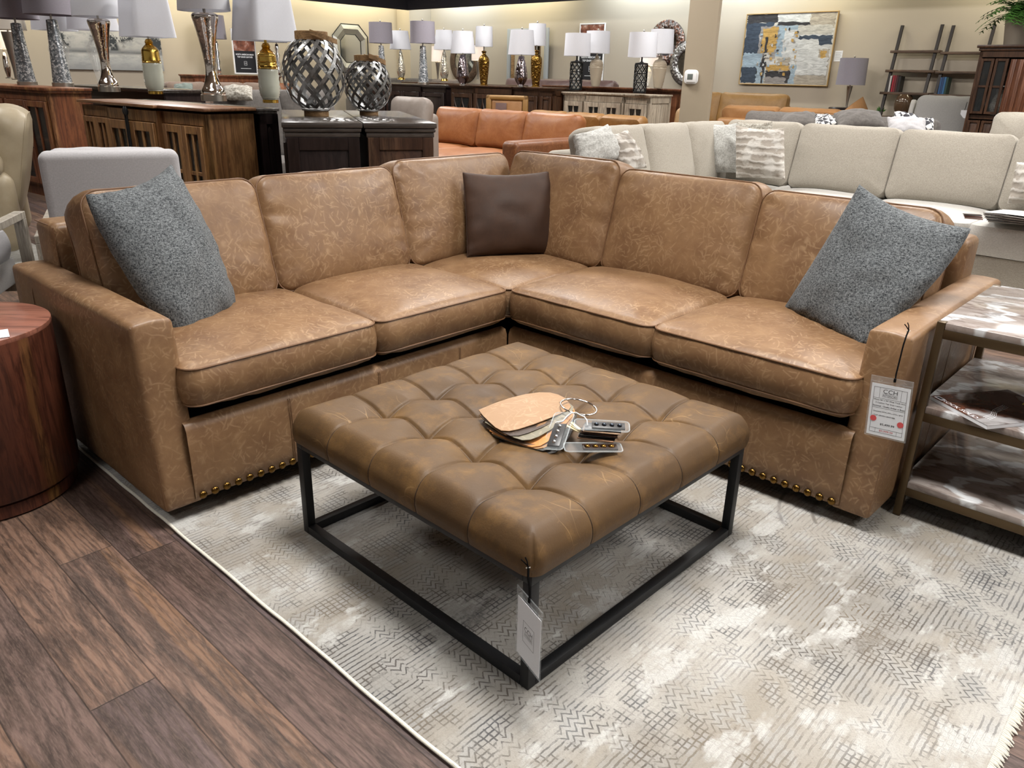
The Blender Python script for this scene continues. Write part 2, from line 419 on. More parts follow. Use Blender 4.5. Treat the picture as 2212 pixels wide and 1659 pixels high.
def mk_rug():
    m = MT('abstract_grey_ivory_rug'); x, y, z = m.xyz()
    def blocky(s1, s2, off, det=2):
        # stepped noise: woven patches with ragged square edges
        q = m.n('CombineXYZ', {0: m.m2('DIVIDE', m.m2('FLOOR', m.m2('MULTIPLY', x, 95.)), 95.), 1: m.m2('DIVIDE', m.m2('FLOOR', m.m2('MULTIPLY', y, 120.)), 120.), 2: off}).outputs[0]
        return m.noise(1.0, det, .6, v=m.map((s1, s2, 1), v=q), dist=.3)
    lowA = m.noise(1.5, 4, .6, v=m.map((1, 1, 1), loc=(2, 1, 0)))
    for (px_, py_, pr_, pa_) in ((2.05, -2.28, .42, .17), (2.72, -1.5, .34, .13), (1.45, -2.3, .4, -.06), (2.35, -1.85, .35, -.10)):
        dx_ = m.m2('SUBTRACT', x, px_); dy_ = m.m2('SUBTRACT', y, py_)
        dd_ = m.m2('SQRT', m.m2('ADD', m.m2('MULTIPLY', dx_, dx_), m.m2('MULTIPLY', dy_, dy_)))
        lowA = m.m2('ADD', lowA, m.m2('MULTIPLY', m.ramp(dd_, [(0, 1.), (pr_, 0.)], 'EASE'), pa_))
    lowB = m.noise(2.3, 4, .6, v=m.map((1.4, .8, 1), loc=(7, 3, 0)))
    jit = m.m2('MULTIPLY', m.noise(60, 2, .6), .0065)
    # thin ribs across (run along y)
    ribs = m.m2('SINE', m.m2('MULTIPLY', m.m2('ADD', x, jit), 2 * pi / .0135))
    zz = m.m2('MULTIPLY', m.m2('PINGPONG', m.m2('MULTIPLY', y, 1.), .014), 1.2)
    zig = m.m2('SINE', m.m2('MULTIPLY', m.m2('ADD', m.m2('ADD', x, zz), jit), 2 * pi / .0185))
    cross = m.m2('SINE', m.m2('MULTIPLY', m.m2('ADD', y, jit), 2 * pi / .0165))
    ribm = m.ramp(ribs, [(.52, 0.), (.85, 1.)]); zigm = m.ramp(zig, [(.5, 0.), (.8, 1.)]); crm = m.ramp(cross, [(.6, 0.), (.9, 1.)])
    bA = blocky(9, 5, 0.); bB = blocky(5, 8, 4.); bC = blocky(16, 13, 9., 3)
    mz = m.ramp(bB, [(.53, 0.), (.56, 1.)]); mc = m.ramp(bA, [(.5, 0.), (.53, 1.)])
    pat = m.mix(mz, m.m2('MAXIMUM', ribm, m.m2('MULTIPLY', m.m2('MULTIPLY', crm, mc), .9)), zigm)
    brk = m.ramp(bC, [(.42, 0.), (.5, 1.)])
    pat = m.m2('MULTIPLY', pat, m.m2('ADD', m.m2('MULTIPLY', brk, .85), .12))
    dens = m.ramp(m.m2('ADD', m.m2('MULTIPLY', lowA, .65), m.m2('MULTIPLY', bA, .35)), [(.38, .25), (.48, .6), (.58, 1.)])
    ground = m.mix(m.ramp(lowB, [(.4, 0.), (.6, 1.)]), '918a7f', 'a8a59f')
    ground = m.mix(m.ramp(bC, [(.5, 0.), (.64, .6)]), ground, 'b6b6b4')
    ground = m.mix(m.m2('MULTIPLY', m.ramp(m.noise(1.1, 3, .6, v=m.map(loc=(4, 9, 0))), [(.5, 0.), (.65, .6)]), m.ramp(bB, [(.4, 1.), (.55, .3)])), ground, '98938c')
    zone = m.ramp(m.m2('ADD', m.m2('MULTIPLY', lowA, .7), m.m2('MULTIPLY', bC, .3)), [(.46, 0.), (.58, 1.)])
    ground = m.mix(m.m2('MULTIPLY', zone, .7), ground, '85837f')
    darkc = m.mix(m.ramp(lowB, [(.35, 0.), (.6, 1.)]), '6b5f50', '3e3f43')
    f = m.m2('MULTIPLY', pat, dens)
    blk = m.m2('MULTIPLY', m.ramp(bA, [(.6, 0.), (.63, .7)]), m.ramp(lowA, [(.5, 0.), (.58, 1.)]))
    blk = m.m2('MULTIPLY', blk, m.ramp(m.noise(140, 2, .7), [(.35, .2), (.6, 1.)]))
    f = m.m2('MAXIMUM', f, blk)
    wht = m.m2('MULTIPLY', m.ramp(m.noise(1.0, 4, .65, v=m.map((9, 4, 1), loc=(3, 5, 2))), [(.55, 0.), (.6, 1.)]), m.ramp(bC, [(.4, .4), (.5, 1.)]))
    ground = m.mix(m.m2('MULTIPLY', wht, .85), ground, 'b4b3af')
    f = m.m2('MULTIPLY', f, m.m2('SUBTRACT', 1.0, m.m2('MULTIPLY', wht, .9)))
    # two woven arcs on the right
    for (ax_, ay_, r_, w_) in ((2.52, .95, .20, .006), (2.52, .95, .30, .006), (2.3, .75, .22, .005)):
        dx = m.m2('SUBTRACT', x, ax_); dy = m.m2('SUBTRACT', y, -ay_)
        dd = m.m2('SQRT', m.m2('ADD', m.m2('MULTIPLY', dx, dx), m.m2('MULTIPLY', dy, dy)))
        rr = m.ramp(m.m2('ABSOLUTE', m.m2('SUBTRACT', dd, r_)), [(w_ * .5, .75), (w_ * 1.3, 0.)])
        sel = m.m2('GREATER_THAN', m.m2('ADD', dy, m.m2('MULTIPLY', dx, -1.3)), .06)
        f = m.m2('MAXIMUM', f, m.m2('MULTIPLY', m.m2('MULTIPLY', rr, sel), m.ramp(m.noise(18, 2), [(.35, .2), (.6, 1.)])))
    col = m.mix(f, ground, darkc)
    spk = m.noise(330, 2, .7)
    col = m.mix(m.ramp(spk, [(.35, .3), (.55, 0.)]), col, '77746e')
    h = m.m2('SUBTRACT', m.m2('MULTIPLY', spk, .5), m.m2('MULTIPLY', pat, .8))
    m.set(Base_Color=col, Roughness=.95, Normal=m.bump(h, .55, .004)); m.b.inputs['Specular IOR Level'].default_value = .1
    m.b.inputs['Sheen Weight'].default_value = .15
    return m.m
M['rug'] = mk_rug()
M['fringe'] = fabric('ivory_fringe', 'c9c4b4', 'e4e0d4', 500, .95)
def mk_marble(name='brown_grey_marble'):
    m = MT(name); v = m.map((2.2, 5, 2), (0, 0, .35))
    a = m.noise(1.2, 6, .6, v=v, dist=1.8)
    w = m.n('TexWave', {'Vector': v, 'Scale': .8, 'Distortion': 11., 'Detail': 5., 'Detail Scale': 1.2}).outputs['Fac']
    col = m.mix(m.ramp(a, [(.3, 0.), (.55, .5), (.7, 1.)]), '82746c', 'b0aaa6')
    col = m.mix(m.ramp(w, [(.72, 0.), (.9, .8)]), col, 'd3d6d8')
    col = m.mix(m.ramp(m.noise(2.5, 5, .6, v=v, dist=2.), [(.4, .6), (.5, 0.)]), col, '5f5049')
    m.set(Base_Color=col, Roughness=.12); return m.m
M['marble'] = mk_marble()
M['drum'] = wood('cherry_drum_wood', '43231a', '633828', '8a6638', 'z', 1.3, .42, .8)
M['drumtop'] = wood('cherry_drum_top', '8a5848', 'a06b58', '96604e', 'x', .6, .32, .4)
M['acacia'] = wood('acacia_wood', '7a5232', '9c7248', 'b88c58', 'z', .9, .45, .7)
M['acaciatop'] = wood('acacia_top', '7a5238', '9a6f4c', 'a87c50', 'x', .9, .35, .5)
M['redacacia'] = wood('red_acacia_wood', '6d3d25', '8a5434', 'b08050', 'z', .9, .45, .6)
M['espresso'] = wood('espresso_wood', '221a1a', '2e2423', '382b29', 'z', .8, .28, .3)
M['espressotop'] = wood('espresso_top', '4a4440', '56504c', '5c544e', 'x', .5, .18, .3, spec=.6)
M['walnutbr'] = wood('walnut_brown_wood', '3f2b22', '553c2e', '6c5340', 'z', 1, .35, .8)
M['walnut'] = wood('dark_walnut_wood', '3a2619', '4d3424', '5a3e2b', 'z', .9, .35, .4)
M['cherry'] = wood('warm_cherry_wood', '5a3420', '70452d', '7e5236', 'z', .9, .35, .4)
M['wash'] = wood('greywashed_oak', '9c8f7e', 'b3a795', 'bcb2a2', 'z', 1, .6, .4)
M['shelfwood'] = wood('shelf_walnut', '4c3a2d', '6a5442', '7b6450', 'x', 1, .55, .4)
M['lantwood'] = wood('lantern_wood', '8a6a46', 'a5845c', 'b59468', 'x', 2, .6, .4)
M['greywood'] = wood('grey_ash_wood', '9b9285', 'b3ab9e', 'bdb5a8', 'z', 1, .5, .4)
M['orange'] = leather('orange_leather', '965f38', '84502c', 'a56f44', 'bb895e', .25, .42, .8, .2)
M['saddle'] = leather('saddle_leather', '74462a', '5a361f', '875536', 'ae7c50', .5, .42, .8, .2)
M['olive'] = leather('olive_tan_leather', '8c6435', '77522a', '9d7643', 'b18d5c', .3, .5, .8, .2)
M['tanl'] = leather('camel_leather', '8e6a3a', '80602f', '9c7848', 'b08e60', .15, .45, .8, .15)
M['tan2'] = leather('honey_leather', '9a7048', '8e653d', 'a87f56', 'b8936a', .15, .45, .8, .15)
M['taupel'] = leather('taupe_leather', '8b8078', '7c7168', '978c84', 'a59b92', .2, .5, .8, .15)
M['plum'] = leather('plum_brown_leather', '6a5450', '5a4644', '78615c', '8a736c', .1, .4, .8, .1)
M['beigel'] = leather('beige_leather', 'b0a288', 'a6977c', 'b8ab92', 'bfb39c', .1, .42, .8, .1)
M['linen'] = fabric('oatmeal_linen', '999286', 'b8b1a5', 330, .95, (.35, .65), .35)
M['linenseat'] = fabric('ivory_seat_linen', 'b3b0aa', 'cfccc6', 330, .95, (.35, .65), .35)
M['whitef'] = fabric('white_linen', 'a5a3a5', 'bfbdbf', 300, .95, (.3, .7), .3)
M['lightgrey'] = fabric('light_grey_weave', 'a09d9a', 'b9b6b3', 300, .95, (.3, .7), .4)
M['greyf'] = fabric('mid_grey_weave', '8c8a88', 'a09e9b', 260, .95, (.3, .7), .4)
M['charcoal'] = fabric('charcoal_velvet', '55514e', '6e6965', 60, .85, (.3, .7), .2)
M['brownf'] = fabric('brown_fabric', '6a5a4f', '7c6b5f', 200, .9)
M['greenf'] = fabric('sage_green_fabric', '5c6660', '6c7770', 200, .9)
M['speck'] = fabric('speckled_cream_fabric', '8b8478', 'c4c0b6', 90, .95, (.42, .6), .5)
M['silverf'] = fabric('silver_speckled_fabric', 'a09f9a', 'cbcbc7', 160, .9, (.4, .6), .4)
def mk_stripe():
    m = MT('striped_textured_fabric'); x, y, z = m.xyz()
    d = m.m2('MULTIPLY', m.noise(14, 3, .6), .05)
    s_ = m.m2('SINE', m.m2('MULTIPLY', m.m2('ADD', z, d), 130.))
    col = m.mix(m.ramp(s_, [(.3, 0.), (.8, 1.)]), '9f978d', 'c6c1ba')
    col = m.mix(m.ramp(m.noise(9, 3), [(.5, 0.), (.6, .7)]), col, 'd0cdc7')
    m.set(Base_Color=col, Roughness=.95, Normal=m.bump(s_, .5, .004)); return m.m
M['stripe'] = mk_stripe()
def mk_check():
    m = MT('geometric_black_white_fabric')
    ck = m.n('TexChecker', {'Vector': m.map((1, 1, 1), (.6, .5, .78)), 'Scale': 26., 'Color1': C3('e0deda'), 'Color2': C3('45454a')}).outputs[0]
    m.set(Base_Color=ck, Roughness=.95); return m.m
M['check'] = mk_check()
def shade_mat(name, c1, c2, tr=.25):
    m = MT(name); f = m.noise(300, 2, .6, v=m.map((1, 1, .3)))
    col = m.mix(f, c1, c2)
    m.set(Base_Color=col, Roughness=.9); m.b.inputs['Specular IOR Level'].default_value = .2
    t = m.n('BsdfTranslucent', {'Color': col}); mx = m.n('MixShader', {0: tr, 1: m.b.outputs[0], 2: t.outputs[0]})
    m.t.links.new(mx.outputs[0], m.out.inputs[0]); return m.m
M['shadew'] = shade_mat('white_lamp_shade', 'e2e3e8', 'eeeff4', .4)
M['shadeg'] = shade_mat('grey_lamp_shade', '8f8a93', 'a39ea7', .12)
M['shadec'] = shade_mat('cream_lamp_shade', 'e8e0d2', 'f1ebe0')
def bumpmetal(name, col, sc, st=.8, rough=.12, cell=False, metal=1.0, col2=None):
    m = MT(name)
    h = m.n('TexVoronoi', {'Vector': m.map((1, 1, .8)), 'Scale': sc}, feature='SMOOTH_F1').outputs[0] if cell else m.noise(sc, 2, .5, dist=.6)
    bc = C3(col) if not col2 else m.mix(m.ramp(m.noise(sc * .8, 3), [(.4, 0.), (.6, 1.)]), col, col2)
    m.set(Base_Color=bc, Roughness=rough, Metallic=metal, Normal=m.bump(h, st, .012)); return m.m
M['mercury'] = bumpmetal('mercury_glass', 'ece4dc', 16, .35, .08)
def mk_mos():
    m = MT('silver_mosaic'); vo = m.n('TexVoronoi', {'Vector': m.co, 'Scale': 62.}); ed = m.n('TexVoronoi', {'Vector': m.co, 'Scale': 62.}, feature='DISTANCE_TO_EDGE').outputs[0]
    g_ = m.xyz(vo.outputs['Color'])[0]
    col = m.mix(m.ramp(ed, [(0, 1.), (.12, 0.)]), m.ramp(g_, [(0, '686e74'), (.5, 'a8aeb3'), (.85, 'f2f4f6')]), '60656a')
    m.set(Base_Color=col, Roughness=.2, Metallic=.55, Normal=m.bump(g_, .5, .004)); return m.m
M['mosaic'] = mk_mos()
M['smokechrome'] = bumpmetal('smoky_mercury_glass', '8d8386', 22, .6, .06)
M['crystal'] = bumpmetal('gold_flecked_glass', 'e2dccb', 28, .9, .1, False, .8)
M['golddark'] = bumpmetal('antique_gold', '8f6f35', 55, .9, .25, True)
M['hammered'] = bumpmetal('hammered_silver', 'a9a9a8', 30, .8, .3, True)
M['hamcopper'] = bumpmetal('hammered_copper', '7a5646', 30, .8, .3, True, 1, '8d8b8a')
M['galv'] = bumpmetal('galvanised_strip', '9a9b9b', 40, .25, .35, False, .85, '7d7d7c')
M['ribglass'] = plain('ribbed_celadon_glass', 'b4b6a8', .18, 0, .8)
M['sandstone'] = plain('champagne_ceramic', 'b3a794', .32, .25)
M['ironlat'] = plain('black_iron', '1f2122', .45, .6)
M['ladder'] = plain('black_brown_metal', '2a2421', .5, .3)
def mk_landscape():
    m = MT('grey_landscape_canvas'); x, y, z = m.xyz()
    a = m.noise(5, 5, .65, v=m.map((1, 1, 2.6))); band = m.ramp(z, [(.0, '8a8b8c'), (.12, 'a3a4a5'), (.22, 'b9b8b5'), (.26, '5f6164'), (.32, 'a6a5a3'), (.5, 'bdbbb7')])
    col = m.mix(m.ramp(a, [(.45, 0.), (.62, .6)]), band, '85888c')
    tr = m.m2('MULTIPLY', m.ramp(m.noise(9, 5, .75, v=m.map((1, 1, .9))), [(.45, 0.), (.51, 1.)]), m.m2('MULTIPLY', m.ramp(z, [(.27, 0.), (.3, 1.), (.5, 1.), (.56, 0.)]), m.ramp(m.noise(2.2, 2, .5, v=m.map(loc=(3, 0, 0))), [(.42, 0.), (.48, 1.)])))
    m.set(Base_Color=m.mix(tr, col, '2b3035'), Roughness=.7); return m.m
M['landscape'] = mk_landscape()
M['leaf'] = plain('fern_green', '3f6a2a', .5)
M['pot'] = plain('taupe_pot', '7d7366', .6)
# ------------------------------------------------------------------ room shell
P0 = aty(905, 100, 18.0); P0.z = 0
def w2(u, v, off=0):     # point on the right-hand back wall (or a plane `off` metres in front of it)
    d = ray(u, v); t = ((P0 - BX * off - CC).dot(BX)) / d.dot(BX); return CC + d * t
def w1(u, v, off=0):     # left-hand back wall
    d = ray(u, v); t = ((P0 + AX * off - CC).dot(AX)) / d.dot(AX); return CC + d * t
def struct(name, g, mat, smooth=40, **k):
    o = g.obj(name, mat, None, smooth); o['kind'] = 'structure'; return o
RW = Matrix.Translation(P0) @ Matrix.Rotation(PHI, 4, 'Z')       # local x = AX along right wall, local -y = out of right wall
g = G(); g.box(-.0, 20, 0, .15, 0, 3.4); o = struct('wall_back', g, M['wall']); o.matrix_world = RW
g = G(); g.box(-.15, 0, -18, .15, 0, 3.4); o = struct('wall_left', g, M['wall']); o.matrix_world = RW
g = G(); g.box(0, .40, -.58, 0, 0, 3.4, .004); o = struct('wall_corner', g, M['wall']); o.matrix_world = RW
g = G()                                                                     # hanging light cove, dark face boards
g.box(.62, 20, -.84, -.80, 2.42, 3.4); g.box(.62, .66, -18, -.80, 2.42, 3.4)
o = struct('trim_cove', g, M['soffit']); o.matrix_world = RW
g = G(); g.box(-.15, 20, -18, .15, 3.4, 3.5); o = struct('ceiling', g, M['ceil']); o.matrix_world = RW
g = G(); g.add([(-14, -14, 0), (14, -14, 0), (14, 16, 0), (-14, 16, 0)], [(0, 1, 2, 3)])
o = struct('floor', g, M['floor'], 0); o.rotation_euler = (0, 0, PHI); o.location = (1.2, 3.8, 0)
for sd, (x0, x1, y0, y1) in (('back', (.4, 20, -.015, 0)), ('left', (0, .015, -18, -.58))):
    g = G(); g.box(x0, x1, y0, y1, 0, .1, .004); o = struct('baseboard_' + sd, g, M['pillar']); o.matrix_world = RW

# ------------------------------------------------------------------ lights
def area(name, loc, sx, sy, watt, col=(1, .975, .94), rot=None, spread=None):
    l = bpy.data.lights.new(name, 'AREA'); l.shape = 'RECTANGLE'; l.size = sx; l.size_y = sy; l.energy = watt; l.color = col
    if spread: l.spread = spread
    o = bpy.data.objects.new(name, l); COL.objects.link(o); o.location = loc
    o.rotation_euler = rot or (0, 0, PHI); return o
LK = 1.25
for i in range(-1, 4):
    for j in range(-2, 4):
        p = OS + AX * (j * 3.1 - 1.2) + BX * (i * 3.0 - 1.6); 
        q = RW.inverted() @ p
        if q.x < 1.2 or q.y > -1.3: continue
        w = 78
        if i <= 0: w = 56
        if i < 0: w = 26
        if i <= 0 and j < 1: w = 22
        area('ceiling_light', (p.x, p.y, 3.36), 1.3, .7, w * LK, spread=radians(108) if i <= 0 else None)
cool = (.86, .95, 1); warm = (1, .94, .70)
for k, (x0, x1, c_, w) in enumerate(((.7, 2.2, cool, 15), (2.35, 4.1, warm, 13), (5.0, 6.6, cool, 16), (6.9, 8.2, cool, 15), (8.3, 9.3, warm, 9), (10.6, 11.8, warm, 9))):
    p = RW @ Vector(((x0 + x1) / 2, -.45, 2.95)); area('cove_light', p, x1 - x0, .08, w * 2.1, c_, (radians(38), 0, PHI))
for k, (y0, y1, c_, w) in enumerate(((.8, 2.6, warm, 11), (2.8, 4.6, warm, 7), (4.8, 6.4, warm, 10), (6.9, 8.6, warm, 8))):
    p = RW @ Vector((.45, -(y0 + y1) / 2, 2.95)); area('cove_light', p, y1 - y0, .08, w * 3.6, c_, (radians(38), 0, PHI + pi / 2))
W = bpy.data.worlds.new('world'); SC.world = W; W.use_nodes = True
W.node_tree.nodes['Background'].inputs[0].default_value = (1, .97, .93, 1); W.node_tree.nodes['Background'].inputs[1].default_value = 1
nt = W.node_tree; tc_ = nt.nodes.new('ShaderNodeTexCoord'); sx = nt.nodes.new('ShaderNodeSeparateXYZ'); rp = nt.nodes.new('ShaderNodeValToRGB')
nt.links.new(tc_.outputs['Generated'], sx.inputs[0]); mr = nt.nodes.new('ShaderNodeMapRange'); mr.inputs['From Min'].default_value = -1; nt.links.new(sx.outputs[2], mr.inputs[0]); nt.links.new(mr.outputs[0], rp.inputs[0])
ee = rp.color_ramp.elements
while len(ee) < 6: ee.new(.5)
for e_, (p_, c_) in zip(ee, ((0, (.03, .025, .02)), (.46, (.05, .04, .035)), (.495, (.22, .20, .18)), (.57, (.27, .255, .235)), (.64, (.13, .125, .12)), (1, (.09, .09, .09)))): e_.position = p_; e_.color = (*c_, 1)  # bright horizon band added for mirrors to reflect, standing in for unseen lit store
nt.links.new(rp.outputs[0], nt.nodes['Background'].inputs[0])
SC.view_settings.exposure = -0.08
SC.cycles.adaptive_threshold = .06; SC.cycles.adaptive_min_samples = 20; SC.cycles.max_bounces = 5; SC.cycles.diffuse_bounces = 2; SC.cycles.glossy_bounces = 3; SC.cycles.transmission_bounces = 4; SC.cycles.transparent_max_bounces = 10; SC.cycles.caustics_reflective = False; SC.cycles.caustics_refractive = False

# ------------------------------------------------------------------ rug
rug = thing('area_rug', 'large distressed grey and ivory area rug under the leather sectional and ottoman', 'rug', OS, PHI)
g = G()
RX0, RX1, RY0, RY1 = -.04, 2.985, -2.442, -.02
g.grid(lambda u, v: (RX0 + (RX1 - RX0) * u, RY0 + (RY1 - RY0) * v, .0105 + .0012 * noise.noise(Vector((u * 9, v * 9, 0)))), 40, 32)
for (a, b) in (((RX0, RY0), (RX1, RY0)), ((RX1, RY0), (RX1, RY1)), ((RX1, RY1), (RX0, RY1)), ((RX0, RY1), (RX0, RY0))):
    g.add([(*a, .001), (*b, .001), (*b, .0115), (*a, .0115)], [(0, 1, 2, 3)])
g.obj('pile', M['rug'], rug, 0)
for yy in (RY0, RY1):
    g = G(); g.tube([(RX0 + (RX1 - RX0) * k / 60, yy + .004 * noise.noise(Vector((k * .35, yy, 0))), .0075) for k in range(61)], .0045, 8)
    g.obj('edge_binding', M['fringe'], rug, 60, 'ivory edge binding')
for xx, sg in ((RX1, 1), (RX0, -1)):
    g = G()
    for k in range(420):
        y = RY0 + (RY1 - RY0) * (k + .5) / 420; l = .014 + .008 * random.random(); a = random.uniform(-.006, .006)
        g.tube([(xx - sg * .004, y, .011), (xx + sg * l * .5, y + a * .5, .008), (xx + sg * l, y + a, .003)], [.003, .0028, .0012], 5)
    o = g.obj('fringe', M['fringe'], rug, 60, 'short ivory fringe'); o['kind'] = 'stuff'

# ------------------------------------------------------------------ leather sectional (local: X = AX, Y = BX, origin at the back corner)
sofa = thing('sectional_sofa', 'large L-shaped sectional sofa in amber distressed leather with brass nailheads', 'sofa', OS, PHI)
AM = [M['amber'], M['amber_pipe']]
LL, LR, DA, HA, ZB = 2.4527, 2.4971, 1.0353, .606, .055
def seam(g, pts, r=.0021): g.tube(pts, r, 5, m=1)
def arm(left):
    g = G()
    # profile across the arm seen from its side: front leans back a little
    prof = [(0.03, ZB), (DA, ZB), (DA - .045, HA), (0.02, HA)]
    N = 26; R = 10
    th0 = .116
    # outer skin: soft panels, built as a superelliptic slab
    def P(s_, t_, w_):     # s along depth 0..1, t up 0..1, w across 0..1
        x = .02 + (DA - .045 * t_ - .02) * s_; z = ZB + (HA - ZB) * t_
        y = w_ * th0
        return Vector((x, y, z))
    b = .012
    g.prism([(0.02, ZB), (DA, ZB), (DA - .045, HA), (0.02, HA)], 0, th0, 'y', b)
    bm = bmesh.new(); vs = [bm.verts.new(p) for p in g.v]
    for f in g.f:
        try: bm.faces.new([vs[i] for i in f])
        except ValueError: pass
    bmesh.ops.subdivide_edges(bm, edges=[e for e in bm.edges if e.calc_length() > .06], cuts=14, use_grid_fill=True)
    bmesh.ops.triangulate(bm, faces=[f for f in bm.faces if len(f.verts) > 4])
    bm.verts.index_update()
    for v in bm.verts:
        x, y, z = v.co
        px = max(0, min(1, (x - .02) / (DA - .04))); pz = max(0, min(1, (z - ZB) / (HA - ZB))); py = y / th0
        puff = max(0, 4 * px * (1 - px)) ** .4 * max(0, 4 * pz * (1 - pz)) ** .4
        if py > .97 or py < .03: v.co.y += (1 if py > .5 else -1) * (.009 * puff + .003 * noise.noise(Vector((x * 6, z * 6, py))) * puff)
        if pz > .97: v.co.z += .010 * max(0, 4 * py * (1 - py)) ** .6 * max(0, 4 * px * (1 - px)) ** .15 + .003 * noise.noise(Vector((x * 7, y * 20, 1)))
        if px > .97 and .03 < pz < .97: v.co.x += .006 * max(0, 4 * py * (1 - py)) ** .6
    g.v = [v.co.copy() for v in bm.verts]; g.f = [tuple(v.index for v in f.verts) for f in bm.faces]; g.mi = [0] * len(g.f); bm.free()
    # seams: round the top panel, down both front corners, two on the outer side
    yo, yi = (.0035, th0 - .0035)
    for yy in (yo, yi):
        seam(g, [(.03 + (DA - .085) * k / 20, yy + (.002 if yy == yo else -.002), HA - .006 + .004 * sin(pi * k / 20) ** .3) for k in range(21)])
        seam(g, [(DA - .045 * k / 16 - .005, yy, ZB + .012 + (HA - ZB - .022) * k / 16) for k in range(17)])
    seam(g, [(DA - .0495, yo, HA - .007), (DA - .046, th0 / 2, HA - .004), (DA - .0495, yi, HA - .007)])
    for xs in (.26, .62):
        seam(g, [(xs - .04 * k / 12, -.009 * (4 * (k / 12) * (1 - k / 12)) ** .4 - .0005, ZB + .02 + (HA - ZB - .04) * k / 12) for k in range(13)], .0012)
    if left: Mx = Matrix.Translation((0, -LL, 0))
    else: Mx = Matrix(((0, -1, 0, LR), (-1, 0, 0, 0), (0, 0, 1, 0), (0, 0, 0, 1)))
    g.v = [tuple(Mx @ Vector(p)) for p in g.v]
    if not left: g.v = g.v
    return g
for left in (True, False):
    g = arm(left); g.obj('arm', AM, sofa, 45, fix=True)
# base front panels
for left in (True, False):
    g = G(); L = (LL if left else LR) - .088; X0 = 1.04
    nseg = 60
    def prof(s_):       # rolled panel: (out, z)
        return [(X0 - .06, .30), (X0 - .03, .312), (X0 - .008, .305), (X0, .285), (X0 + .002, .2), (X0 + .001, .12), (X0, .075), (X0 - .006, .066), (X0 - .04, .066)][s_]
    vs = []; fs = []
    for k in range(nseg + 1):
        a = 1.045 + (L - 1.045) * k / nseg
        for q in range(9):
            o_, z = prof(q); o_ += .0025 * noise.noise(Vector((a * 8, z * 9, 3 + left))) * (1 < q < 7)
            vs.append((o_, -a, z) if left else (a, -o_, z))
    for k in range(nseg):
        for q in range(8):
            f_ = (k * 9 + q, k * 9 + q + 1, (k + 1) * 9 + q + 1, (k + 1) * 9 + q); fs.append(f_ if left else tuple(reversed(f_)))
    g.add(vs, fs)
    for a in ((1.30, 1.68, 2.03) if left else (1.33, 1.62, 2.04)):
        for da in (0, .006):
            pts = [(X0 + .003, z) for z in (.085, .15, .22, .285)] + [(X0 - .02, .309)]
            g.tube([((o_, -(a + da), z) if left else (a + da, -o_, z)) for (o_, z) in pts], .0011, 5, m=1)
    g.obj('base_panel', AM, sofa, 60)
g = G(); g.box(.02, 1.00, -LL + .1, 0, .07, .30); g.box(.02, LR - .1, -1.0, -.02, .07, .30)
g.obj('base_frame', M['black'], sofa, 0)
for (x, y) in ((.90, -2.38), (.90, -1.2), (1.2, -.90), (2.42, -.90), (.08, -2.38), (.08, -.08), (2.42, -.08), (.96, -.96)):
    g = G(); g.box(x - .028, x + .028, y - .028, y + .028, .0115, .075, .003); g.obj('leg', M['blackplastic'], sofa)
# back frame
g = G(); g.box(0, .17, -2.352, 0, .06, .752, .028, 4); seam(g, [(.168, -2.345, .55), (.168, -2.345, .74)]); seam(g, [(.02, -2.353, .748), (.15, -2.353, .748)])
g.obj('back_frame', AM, sofa, 45)
g = G(); g.box(.17, 2.397, -.17, 0, .06, .752, .028, 4); g.obj('back_frame', AM, sofa, 45)
# seat cushions
def seat(x0, x1, y0, y1, seed, z0=.360, z1=.470, cr=.042, name='seat_cushion'):
    g = G(); w, h = x1 - x0, y1 - y0
    cushion(g, w, h, z1 - z0, cr, .042, .045, .003, .012, .0048, seed, Matrix.Translation(((x0 + x1) / 2, (y0 + y1) / 2, (z0 + z1) / 2)), K=24, fold=.004, p2=.36)
    return g.obj(name, AM, sofa, 50)
seat(.36, 1.056, -2.348, -1.686, 1); seat(.36, 1.056, -1.684, -1.052, 2)
seat(1.052, 1.712, -1.056, -.36, 3); seat(1.714, 2.392, -1.056, -.36, 4)
seat(.38, 1.048, -1.048, -.38, 5, .360, .466, .035)
# back cushions
def back(left, a0, a1, seed, zt=.880, zb=.478, xb=.53, xt=.395, t=.165, cr=.05, lean=0):
    tl = atan2(xb - xt, zt - zb); h = sqrt((xb - xt) ** 2 + (zt - zb) ** 2); w = a1 - a0
    g = G(); c, s_ = cos(tl), sin(tl)
    cx, cz = (xb + xt) / 2, (zb + zt) / 2
    if left:
        n = Vector((c, 0, s_)); up = Vector((-s_, 0, c)); o_ = Vector((cx, -(a0 + a1) / 2, cz)) - n * t / 2; Mx = basis(o_, (0, 1, 0), up)
    else:
        n = Vector((0, -c, s_)); up = Vector((0, s_, c)); o_ = Vector(((a0 + a1) / 2, -cx, cz)) - n * t / 2; Mx = basis(o_, (1, 0, 0), up)
    cushion(g, w - .004, h, t, cr, .02, .055, .003, .016, .006, seed, Mx, K=30, fold=.011)
    if lean:
        for i, p in enumerate(g.v):
            a = -p[1] if left else p[0]; f_ = (p[2] - zb) / (zt - zb)
            d = lean * f_
            g.v[i] = (p[0], p[1] + (-d if left else 0), p[2]) if left else (p[0] + d, p[1], p[2])
    return g.obj('back_cushion', AM, sofa, 50)
back(True, 1.735, 2.335, 11, .880, lean=-.01); back(True, 1.10, 1.735, 12, .882, lean=-.01); back(True, .40, 1.10, 13, .902, lean=-.01)
back(False, .47, 1.095, 14, .917, lean=-.01); back(False, 1.095, 1.745, 15, .890, lean=-.01); back(False, 1.745, 2.375, 16, .872, lean=-.01)
